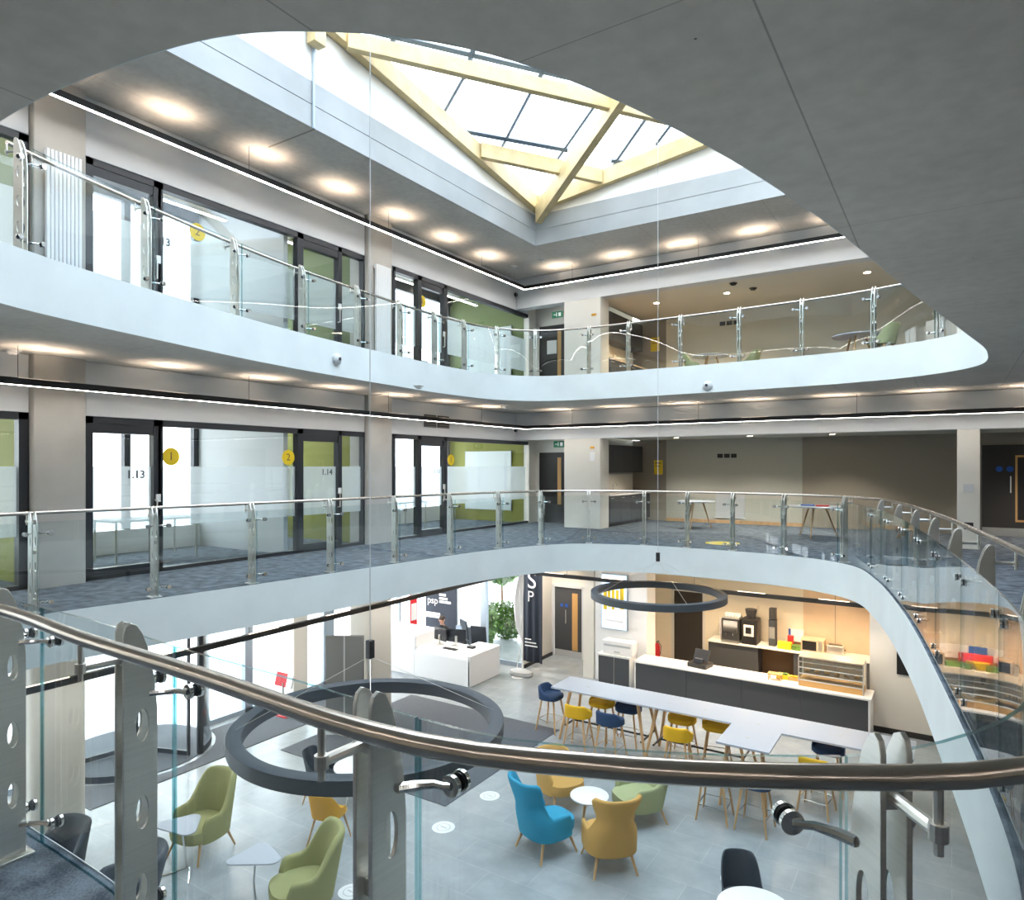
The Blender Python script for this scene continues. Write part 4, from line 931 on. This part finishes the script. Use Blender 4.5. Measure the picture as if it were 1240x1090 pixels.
t=thing('coffee_grinder','narrow dark grinder tower standing on the back counter','grinder',(X(936),YK,BKZ)); MB().rbox(-.09,-.12,0,.09,.12,.68,.03).build('body','slate',t,bevel=.008); MB().rbox(-.085,-.1,.70,.085,.1,.98,.03).build('hopper','dark',t,bevel=.01); MB().box(-.07,-.13,.2,.07,-.12,.5).build('front_panel','steel',t)
for k in range(6):
    tag(MB().lathe([(0,0),(.03,0),(.042,.10),(.038,.10),(.028,.006),(0,.006)],14).build('paper_cup','cup_white',loc=(X(874)+.0,YK-.1,BKZ+.095*k)),'paper cup in the tall stack left of the coffee machine','cup','stacked paper cups')
mw=thing('microwave','pale microwave oven on the back counter','microwave',(X(985,18.85),YK,BKZ)); MB().rbox(-.27,-.2,0,.27,.2,.32,.02).build('body','board',mw,bevel=.006); MB().box(-.23,-.215,.05,.10,-.2,.28).build('door','black',mw); MB().box(.14,-.21,.05,.23,-.2,.28).build('control_panel','steel',mw)
to=thing('toaster','steel toaster to the right of the microwave','toaster',(X(1012),YK,BKZ)); MB().rbox(-.2,-.14,0,.2,.14,.22,.04).build('body','steel',to,bevel=.01); MB().box(-.15,-.05,.22,.15,-.02,.225).box(-.15,.03,.22,.15,.06,.225).build('slot','black',to); MB().box(.2,-.02,.1,.23,.02,.13).build('lever','black',to)
for (px,c,lb,s) in ((952,'sign_yellow','yellow snack box on the back counter left of the display case',(.16,.12,.16)),(968,'leaf','green snack box beside the yellow one on the back counter',(.10,.1,.12)),(957,'red','small dark red box behind the snack boxes',(.07,.06,.30))):
    tag(MB().rbox(-s[0],-s[1],0,s[0],s[1],s[2],.01).build('snack_box',c,loc=(X(px)-.04*(px==968),YK-.15 if c!='red' else YK+.05,BKZ)),lb,'box')
mb_=thing('menu_stand','white menu card with a blue edge on the back counter','menu stand',(X(962),YK+.24,BKZ)); MB().box(-.18,-.01,.12,.18,.01,.44).build('card','cup_white',mb_,smooth=False); MB().box(-.19,-.012,.12,-.13,.012,.44).build('edge','blue_sign',mb_,smooth=False); MB().box(-.16,-.05,0,.16,.05,.12).build('base','brown',mb_)
# under the counter appliance
tag(MB().rbox(-.25,-.2,0,.25,.2,.34,.02).build('box','dark',loc=(X(880)+.6,18.75,GF+.45)),'dark appliance on the shelf under the back counter','appliance') if 0 else None
# till
yT=16.1; xT=XatY(848,yT); t=thing('till','black card till on the front counter facing the staff','till',(xT,yT,CT_),R(-10))
MB().rbox(-.24,-.2,0,.24,.2,.10,.02).build('cash_drawer','black',t,bevel=.006); MB().at((0,.02,.12),rx=R(-25)).rbox(-.19,-.02,0,.19,.02,.28,.02).build('screen','dark',t,bevel=.005); MB().box(-.10,-.12,.10,.1,0,.2).build('printer','slate',t,bevel=.01); MB().tube([(0,.04,.1),(0,.05,.2)],.03,8).build('neck','black',t)
# wooden stand with a tray, yellow tray
xw=XatY(938,15.95); t=thing('wooden_riser','small wooden riser on the bar counter','riser',(xw,16.0,CT_)); MB().rbox(-.15,-.10,.12,.15,.10,.145,.02).build('top','wood_lt',t)
for sx in (-1,1):
    for sy in (-1,1): MB().tube([(sx*.12,sy*.07,.12),(sx*.13,sy*.08,0)],.012,6).build('leg','wood_lt',t)
for px,c,lb,h in ((948,'sign_yellow','yellow tray of snacks on the bar counter',.10),(962,'wood_lt','orange brown snack basket left of the display case',.07)):
    b=thing('snack_tray',lb,'tray',(XatY(px,16.2),16.2,CT_)); MB().holed([(-.12,-.08),(.12,-.08),(.12,.08),(-.12,.08)],[[(-.11,-.07),(.11,-.07),(.11,.07),(-.11,.07)]],.01,h).box(-.12,-.08,0,.12,.08,.01).build('tray',c,b,smooth=False)
    for i in range(3): MB().rbox(-.10+.07*i,-.06,.01,-.04+.07*i,.06,h+.02,.01).build('snack','yellow' if c=='wood_lt' else 'leaf',b)
# glass display case
c0,c1=XatY(968,15.95),XatY(1046,15.95); t=thing('display_case','glass and steel pastry display case with three shelves on the bar','display case',((c0+c1)/2,16.1,CT_)); w_=(c1-c0)/2; hh=.62
MB().box(-w_,-.25,0,w_,.27,.13).build('base','wood_lt',t,bevel=.004)
for z in (.13,.27,.40,.52): MB().box(-w_+.01,-.24+.05*(z-.13)/.1*.3,z,w_-.01,.25,z+.012).build('shelf','glass',t,smooth=False); MB().box(-w_,-.25,z-.004,w_,-.235,z+.016).build('price_rail','cup_white' if z<.5 else 'steel',t)
MB().box(-w_,-.25,hh,w_,.27,hh+.025).build('lid','steel',t)
for sx in (-1,1):
    for y in (-.245,.255): MB().box(sx*w_-.012,y-.012,0,sx*w_+.012,y+.012,hh).build('corner_post','steel',t)
MB().box(-w_,-.252,.13,w_,-.248,hh).box(-w_-.002,-.25,.13,-w_+.002,.26,hh).box(w_-.002,-.25,.13,w_+.002,.26,hh).build('case_glass','glass',t,smooth=False)
for i in range(6): 
    o=MB().at(sc=(1,.7,.6)).lathe([(0,0),(.05,.0),(.06,.04),(.04,.08),(0,.09)],12).build('pastry','wood_lt',loc=((c0+c1)/2-w_+.14+(2*w_-.28)*i/5,16.1,CT_+.283)); tag(o,'small pastry on a shelf of the display case','pastry','pastries in the display case')
# cabinet with dark doors under the screen, white box on it
x0,x1=XatY(724,15.95),XatY(762.5,15.95); t=thing('cabinet','low white cabinet with dark grey doors under the wall screen','cabinet',((x0+x1)/2,16.18,GF)); w_=(x1-x0)/2
MB().box(-w_,-.22,0,w_,.22,.80).build('body','counter',t,smooth=False); MB().box(-w_-.01,-.25,.80,w_+.01,.22,.84).build('worktop','counter',t)
for a in (-1,1): 
    dd=MB().box(min(0,a*w_)+.02,-.24,.06,max(0,a*w_)-.02 if a>0 else -.003,-.22,.785).build('door','charcoal',t,smooth=False)
bx=thing('white_bin_unit','white moulded box unit standing on the low cabinet','box unit',((x0+x1)/2+.06,16.2,GF+.84)); MB().rbox(-.42,-.17,0,.42,.18,.34,.04).build('body','cup_white',bx,bevel=.02); MB().box(-.36,-.175,.20,.36,-.168,.25).build('slot','ltgrey',bx); MB().box(-.08,-.19,.05,.08,-.17,.09).build('handle','ltgrey',bx)
x0,x1=XatY(729,16.4),XatY(760.5,16.4); z0,z1=Zat(760,x0,16.4),-1.12
t=thing('wall_screen','portrait screen with yellow and blue poster on the white wall','screen',((x0+x1)/2,16.4,z0)); w_=(x1-x0)/2; H_=z1-z0
MB().box(-w_,-.05,0,w_,.02,H_).build('bezel','alu',t,bevel=.004); MB().box(-w_+.02,-.055,.02,w_-.02,-.0505,H_-.02).build('display','screen',t,smooth=False)
for i,(a,b,c,d_) in enumerate(((-.9,.35,-.6,.78),(-.55,.40,-.3,.70),(-.2,.36,.05,.80),(.15,.42,.4,.72),(.5,.38,.85,.76))): MB().box(a*w_*.9,-.058,b*H_,c*w_*.9,-.0555,d_*H_).build('poster_shape','sign_yellow',t,smooth=False)
MB().box(-w_*.7,-.058,.14*H_,w_*.7,-.0555,.18*H_).box(-w_*.5,-.058,.85*H_,w_*.6,-.0555,.93*H_).build('poster_text','cup_white',t,smooth=False)
fe=thing('fire_extinguisher','red fire extinguisher standing in the corridor by the bar','extinguisher',(-7.18,18.9,GF)); MB().lathe([(0,.02),(.08,.02),(.085,.05),(.085,.42),(.05,.50),(.025,.52),(0,.52)],18).build('cylinder','red',fe); MB().tube([(0,0,.52),(0,0,.57),(.06,0,.58)],.014,6).build('valve','black',fe); MB().tube([(.04,0,.56),(.12,0,.45),(.10,0,.2)],.01,6).build('hose','black',fe)
# ---------------------------------------------------------------- signs on the glass fronts
def wall_sign(px,py,num,zf,lb,r=.145):
    y=YatX(px,-10.70); z=Zat(py,-10.70,y); t=thing('round_sign',lb,'sign',(-10.698,y,z))
    MB().at(ry=R(90)).lathe([(0,0),(r,0),(r,.003),(0,.003)],40).build('disc','sign_yellow',t)
    text_mesh('numeral',num,.19,'brown',t,(.0045,0,0),(R(90),0,R(90)),.0008)
wall_sign(207,553,'1',L1,'round yellow sign reading 1 just right of the leftmost glass door on the first floor'); wall_sign(349,554,'2',L1,'round yellow sign reading 2 beside door 1.14, nearer the second column'); wall_sign(546,557,'1',L1,'round yellow sign on the right hand first floor glass front',.14)
wall_sign(239,281,'2',L2,'round yellow sign on the left top floor glass front'); wall_sign(511,365,'1',L2,'round yellow sign on the right hand top floor glass front',.14)
def room_no(px,py,txt,lb,s=.17):
    y=YatX(px,-10.69); z=Zat(py,-10.69,y); o=text_mesh('room_number',txt,s,'slate',None,(-10.690,y,z),(R(90),0,R(90)),.0008,bold=.004); tag(o,lb,'room number')
room_no(164.5,575,'1.13','black room number 1.13 on the leftmost door, in frosted film'); room_no(396,572,'1.14','black room number 1.14 on the second door, near the second concrete column'); room_no(529,571,'1.15','small room number on the right hand first floor glass door',.13)
room_no(196,292,'2.13','room number on the top floor glass door behind the balustrade')
# whiteboards in the far rooms
for zf,n_ in ((L1,'first'),(L2,'top')):
    y=17.38; t=thing('whiteboard','large grey whiteboard on the green end wall of the %s floor far room'%n_,'whiteboard',(-12.1,y,zf)); MB().box(-.85,.0,.35,.85,.035,2.15).build('board','whiteboard',t,smooth=False); MB().box(-.87,-.01,.33,-.85,.035,2.17).box(.85,-.01,.33,.87,.035,2.17).build('frame','ltgrey',t,smooth=False)
# small desks in the offices
for zf,n_ in ((L1,'first'),(L2,'top')):
    for yy,q in ((6.9,'left'),(13.6,'right')):
        t=thing('desk','pale desk in the %s hand office on the %s floor'%(q,n_),'desk',(-12.4,yy,zf)); MB().box(-.4,-.8,.71,.4,.8,.74).build('tabletop','laminate',t)
        for sx in (-1,1):
            for sy in (-1,1): MB().tube([(sx*.36,sy*.74,0),(sx*.36,sy*.74,.71)],.02,6).build('leg','steel',t)
# radiators on the concrete columns
for zf,a,b,lb in ((L2,4.40,4.86,'tall white column radiator on the left top floor concrete column'),(L2,10.78,11.22,'tall white column radiator on the second top floor concrete column')):
    t=thing('radiator',lb,'radiator',(-10.5,(a+b)/2,zf)); n=9; w_=(b-a)
    for i in range(n): y=-w_/2+w_*(i+.5)/n; MB().rbox(0.02,y-w_/n*.42,.25,.09,y+w_/n*.42,2.25,.01,2).build('fin','cup_white',t)
    MB().box(-.015,-w_/2,.25,.03,w_/2,.30).box(-.015,-w_/2,2.18,.03,w_/2,2.24).build('header','cup_white',t)
# exit signs, vents, cameras, detectors, posters
for px,py,Z in ((677,538,L1),(675,381,L2)):
    y=16.9; x=XatY(px,y); z=Zat(py,x,y); t=thing('exit_sign','green emergency exit sign above the %s floor corner door'%('first' if Z==0 else 'top'),'sign',(x,y,z)); MB().box(-.17,-.012,-.09,.17,.012,.09).build('panel','sign_green',t,smooth=False)
    MB().box(.04,-.015,-.05,.12,-.012,.05).build('door_symbol','cup_white',t,smooth=False); MB().at((-.02,-.0135,.045),rx=R(90)).lathe([(0,0),(.014,0),(.014,.002),(0,.002)],10).at().box(-.035,-.015,-.05,-.01,-.012,.03).box(-.11,-.015,-.012,-.06,-.012,.012).build('running_figure','cup_white',t,smooth=False)
    MB().tube([(-.1,0,.09),(-.1,0,(Z+2.5 if Z==L2 else Z+2.52)-z+.4)],.005,5).tube([(.1,0,.09),(.1,0,Z+2.9-z)],.005,5).build('hanger','steel',t)
y0,y1=YatX(513,-10.62),YatX(543,-10.62); ym=(y0+y1)/2
for a,b,lb in ((y0,ym-.03,'dark louvred air grille on the wall panel, left one of two'),(ym+.03,y1,'dark louvred air grille on the wall panel, right one of two')):
    t=thing('air_grille',lb,'vent',(-10.61,(a+b)/2,2.78)); w_=(b-a)/2; MB().box(0,-w_,-.15,.012,w_,.15).build('backing','dark',t,smooth=False)
    m=MB()
    for i in range(6): m.box(.012,-w_,-.14+.048*i,.03,w_,-.12+.048*i)
    m.build('louvre','taupe',t,smooth=False)
for (px,py,Z,lb) in ((624,357,L2,'small black dome camera on the top floor wall corner'),(624,521,L1,'small black dome camera on the first floor wall corner')):
    y=16.4; x=-10.6; yy=YatX(px,x); t=thing('dome_camera',lb,'camera',(-10.6,yy,Zat(py,-10.6,yy))); MB().at(ry=R(90)).lathe([(0,0),(.06,0),(.06,.03),(.045,.06),(.02,.075),(0,.078)],16).build('body','black',t); MB().at(ry=R(90)).lathe([(.04,.055),(.045,.06),(.035,.07),(.03,.068)],16).build('lens_ring','chrome',t)
# fascia speakers on the upper gallery edge
def on_curve(C,px,off=0.):
    po=offs(C,off) if off else C; h=hits(po,px)[-1]; p,t=at_arc(po,arcs(po),h[0]); n=Vector((-t.y,t.x)) if sgn(C)>0 else Vector((t.y,-t.x)); return p,n
for px,py,lb in ((407,435,'small grey round sounder on the upper gallery fascia at left'),(857,467,'small grey round sounder on the upper gallery fascia at right')):
    p,n=on_curve(D2,px); t=thing('sounder',lb,'sounder',(p.x,p.y,Zat(py,p.x,p.y)),math.atan2(n.y,n.x)); MB().at((0.0,0,0),ry=R(90)).lathe([(0,0),(.10,0),(.095,.04),(.06,.07),(.02,.085),(0,.085)],20).build('housing','ltgrey',t); MB().at((.07,0,0),ry=R(90)).lathe([(0,.0),(.03,.0),(.03,.02),(0,.02)],12).build('grille','dark',t)
for px,py,z,lb,c in ((15,424,S2,'flat white detector on the first floor ceiling at the far left','white'),(656,314,ROOF,'white round detector on the top ceiling near the skylight corner','white'),(622,322,ROOF,'small white sprinkler head on the top ceiling','white'),(507,467,S2,'white round detector under the upper gallery at left','white'),(612,492,S2,'white round detector under the upper gallery near the corner','white'),(888,343,L2+2.49,'small dark vent in the top alcove ceiling','dark'),(912,349,L2+2.49,'dark rectangular vent in the top alcove ceiling','dark')):
    p=P(px,py,z); t=thing('ceiling_detector',lb,'detector',(p.x,p.y,z)); MB().lathe([(0,-.06),(.04,-.06),(.07,-.04),(.075,-.012),(.10,-.01),(.10,0),(0,0)],20).build('body',c,t); MB().lathe([(0,-.065),(.02,-.065),(.02,-.06),(0,-.06)],10).build('sensor','ltgrey',t)
# round white wall camera far right
p=Vector((XatY(1237,16.6),16.6,0)); z=Zat(456,p.x,p.y); t=thing('security_camera','white dome security camera under the upper floor at the far right edge','camera',(p.x,p.y,z)); MB().lathe([(0,-.10),(.06,-.09),(.10,-.03),(.10,.05),(0,.06)],18).build('dome','white',t); MB().tube([(0,0,.05),(0,0,S2-z-.004)],.025,8).build('stem','white',t); MB().lathe([(0,-.11),(.035,-.108),(.045,-.098),(0,-.09)],14).build('lens','black',t)
for px,py,w_,h_,Z,lb in ((797,566,.14,.22,L1,'yellow poster on the dark wall of the first floor alcove'),(793,417,.14,.22,L2,'yellow poster on the dark wall of the top floor alcove')):
    x=XatY(px,20.38); t=thing('poster',lb,'poster',(x,20.396,Zat(py,x,20.38))); MB().box(-w_,-.006,-h_,w_,.004,h_).build('sheet','sign_yellow',t,smooth=False); MB().box(-w_*.7,-.008,h_*.55,w_*.7,-.006,h_*.7).box(-w_*.7,-.008,h_*.1,w_*.5,-.006,h_*.2).build('print','brown',t,smooth=False)
for px,py,Z,n_ in ((881,552,L1,'first'),(884,391,L2,'top')):
    x=XatY(px,20.36); t=thing('socket_plate','row of dark socket plates high on the %s floor alcove wall'%n_,'socket',(x,20.37,Zat(py,x,20.36)))
    for i in range(3): MB().box(-.30+.2*i,-.012,-.06,-.30+.2*i+.16,.0,.06).build('plate','black',t)
# pinboard low on first floor cream wall
x=XatY(884,20.36); t=thing('wall_panel','pale grey square panel low on the first floor alcove wall','panel',(x,20.365,Zat(612,x,20.36))); MB().box(-.42,-.015,-.36,.42,.0,.36).build('board','ltgrey',t,smooth=False); MB().box(-.44,-.02,-.38,.44,-.0,-.36).box(-.44,-.02,.36,.44,0,.38).build('edge','white',t,smooth=False)
# notices on columns
for px,py,Z,w_,h_,c,lb in ((717,542,L1,.06,.03,'orange','orange strip notice on the first floor white column'),(717,553,L1,.07,.12,'cup_white','white notice on the first floor white column'),(719,381,L2,.07,.03,'orange','orange strip notice on the top floor white column'),(1173,591,L1,.09,.08,'panel','white thermostat box on the right hand column'),(1173,637,L1,.08,.07,'dark','dark socket box low on the right hand column')):
    x=XatY(px,16.68); tag(MB().box(-w_,-.012,-h_,w_,.01,h_).build('notice',c,loc=(x,16.691,Zat(py,x,16.68)),bevel=.003),lb,'notice')
# grille slots in the top bulkhead light
# ---------------------------------------------------------------- seated person at reception
def person(x,y,z,rz):
    t=thing('person','seated person in black top working at the reception desk','person',(x,y,z),rz)
    V=[];E=[];Rr=[]
    def j(p,r,par=None):
        V.append(p);Rr.append(r)
        if par is not None: E.append((par,len(V)-1))
        return len(V)-1
    pel=j((0,0,.52),(.15,.12)); wa=j((0,.02,.66),(.13,.10),pel); ch=j((0,.05,.88),(.16,.105),wa); sh=j((0,.06,1.0),(.10,.08),ch); nk=j((0,.075,1.08),(.05,.05),sh); hd0=j((0,.10,1.15),(.07,.075),nk); hd=j((0,.115,1.23),(.075,.09),hd0); tp=j((0,.105,1.30),(.06,.07),hd)
    for s in (-1,1):
        a=j((s*.17,.05,.99),(.055,.055),sh); e=j((s*.22,.12,.76),(.042,.042),a); w_=j((s*.15,.34,.80),(.026,.022),e); h=j((s*.14,.40,.80),(.034,.018),w_)
        for k in range(4): f1=j((s*(.12+.018*k),.45,.80-.004*k),(.009,.009),h); j((s*(.12+.017*k),.475+.008*(k in (1,2)),.785),(.008,.008),f1)
        th=j((s*.105,.40,.795),(.010,.010),h); j((s*.085,.43,.79),(.009,.009),th)
        hp=j((s*.09,.04,.50),(.085,.08),pel); kn=j((s*.13,.45,.50),(.06,.06),hp); an=j((s*.13,.42,.09),(.04,.04),kn); j((s*.14,.55,.04),(.04,.03),an)
    me=bpy.data.meshes.new('body'); me.from_pydata(V,E,[]); o=bpy.data.objects.new('body_tmp',me); COL.objects.link(o)
    m=o.modifiers.new('s','SKIN'); m.use_smooth_shade=True
    for i,r in enumerate(Rr): me.skin_vertices[0].data[i].radius=r
    me.skin_vertices[0].data[0].use_root=True
    ss=o.modifiers.new('u','SUBSURF'); ss.levels=1; ss.render_levels=1
    dg=bpy.context.evaluated_depsgraph_get(); dg.update(); m2=bpy.data.meshes.new_from_object(o.evaluated_get(dg)); bpy.data.objects.remove(o)
    m2.name='body'; m2.materials.clear(); m2.materials.append(MATS['skin']); m2.materials.append(MATS['cloth_black'])
    for p in m2.polygons:
        c=p.center
        p.material_index = 0 if (c.z>1.075 or (c.y>.33 and c.z>.7)) else 1
    b=bpy.data.objects.new('body',m2); COL.objects.link(b); b.parent=t
    MB().grid(lambda i,jj:(.088*math.sin(R(12+14*jj))*math.cos(2*math.pi*i/20),.085+.098*math.sin(R(12+14*jj))*math.sin(2*math.pi*i/20)-.0,1.25+.105*math.cos(R(12+14*jj))-(.05*max(0,-math.sin(2*math.pi*i/20)) if jj==7 else 0)),20,8,True).build('hair','hair',t,ang=180)
    MB().at((0,.205,1.215)).box(-.012,0,-.02,.012,.022,.02).build('nose','skin',t,bevel=.006)
    for s in (-1,1): MB().at((s*.03,.198,1.245)).lathe([(0,-.006),(.007,0),(0,.006)],8).build('eye','hair',t); MB().at((s*.082,.11,1.225)).box(-.008,-.018,-.03,.008,.018,.03).build('ear','skin',t,bevel=.006)
    MB().box(-.025,.193,1.175,.025,.2,1.183).build('mouth','red',t)
    MB().lathe([(0,0)],3) if 0 else None
    return t
person(-12.35,15.5,GF,R(195))
# ---------------------------------------------------------------- camera, sky, view
cam=bpy.data.cameras.new('camera'); co=bpy.data.objects.new('camera',cam); COL.objects.link(co); SC.camera=co
cam.lens=24; cam.sensor_width=36; cam.shift_y=20/1240; cam.clip_start=.05; cam.clip_end=500
co.location=(0,0,EYE); co.rotation_euler=(R(90),0,TH)
w=bpy.data.worlds.new('sky'); SC.world=w; w.use_nodes=True; nt=w.node_tree; bg=nt.nodes['Background']
tc=nt.nodes.new('ShaderNodeTexCoord'); nz=nt.nodes.new('ShaderNodeTexNoise'); nz.inputs['Scale'].default_value=2.2; nz.inputs['Detail'].default_value=5
cr=nt.nodes.new('ShaderNodeValToRGB'); cr.color_ramp.elements[0].position=.38; cr.color_ramp.elements[1].position=.58
cr.color_ramp.elements[0].color=(.70,.84,1.0,1); cr.color_ramp.elements[1].color=(1.0,.985,.965,1)
nt.links.new(tc.outputs['Generated'],nz.inputs[0]); nt.links.new(nz.outputs[0],cr.inputs[0]); nt.links.new(cr.outputs[0],bg.inputs[0])
bg.inputs[1].default_value=3.9
SC.view_settings.view_transform='Standard'; SC.view_settings.look='None'; SC.view_settings.gamma=1; SC.view_settings.exposure=1.0
SC.view_settings.use_curve_mapping=False
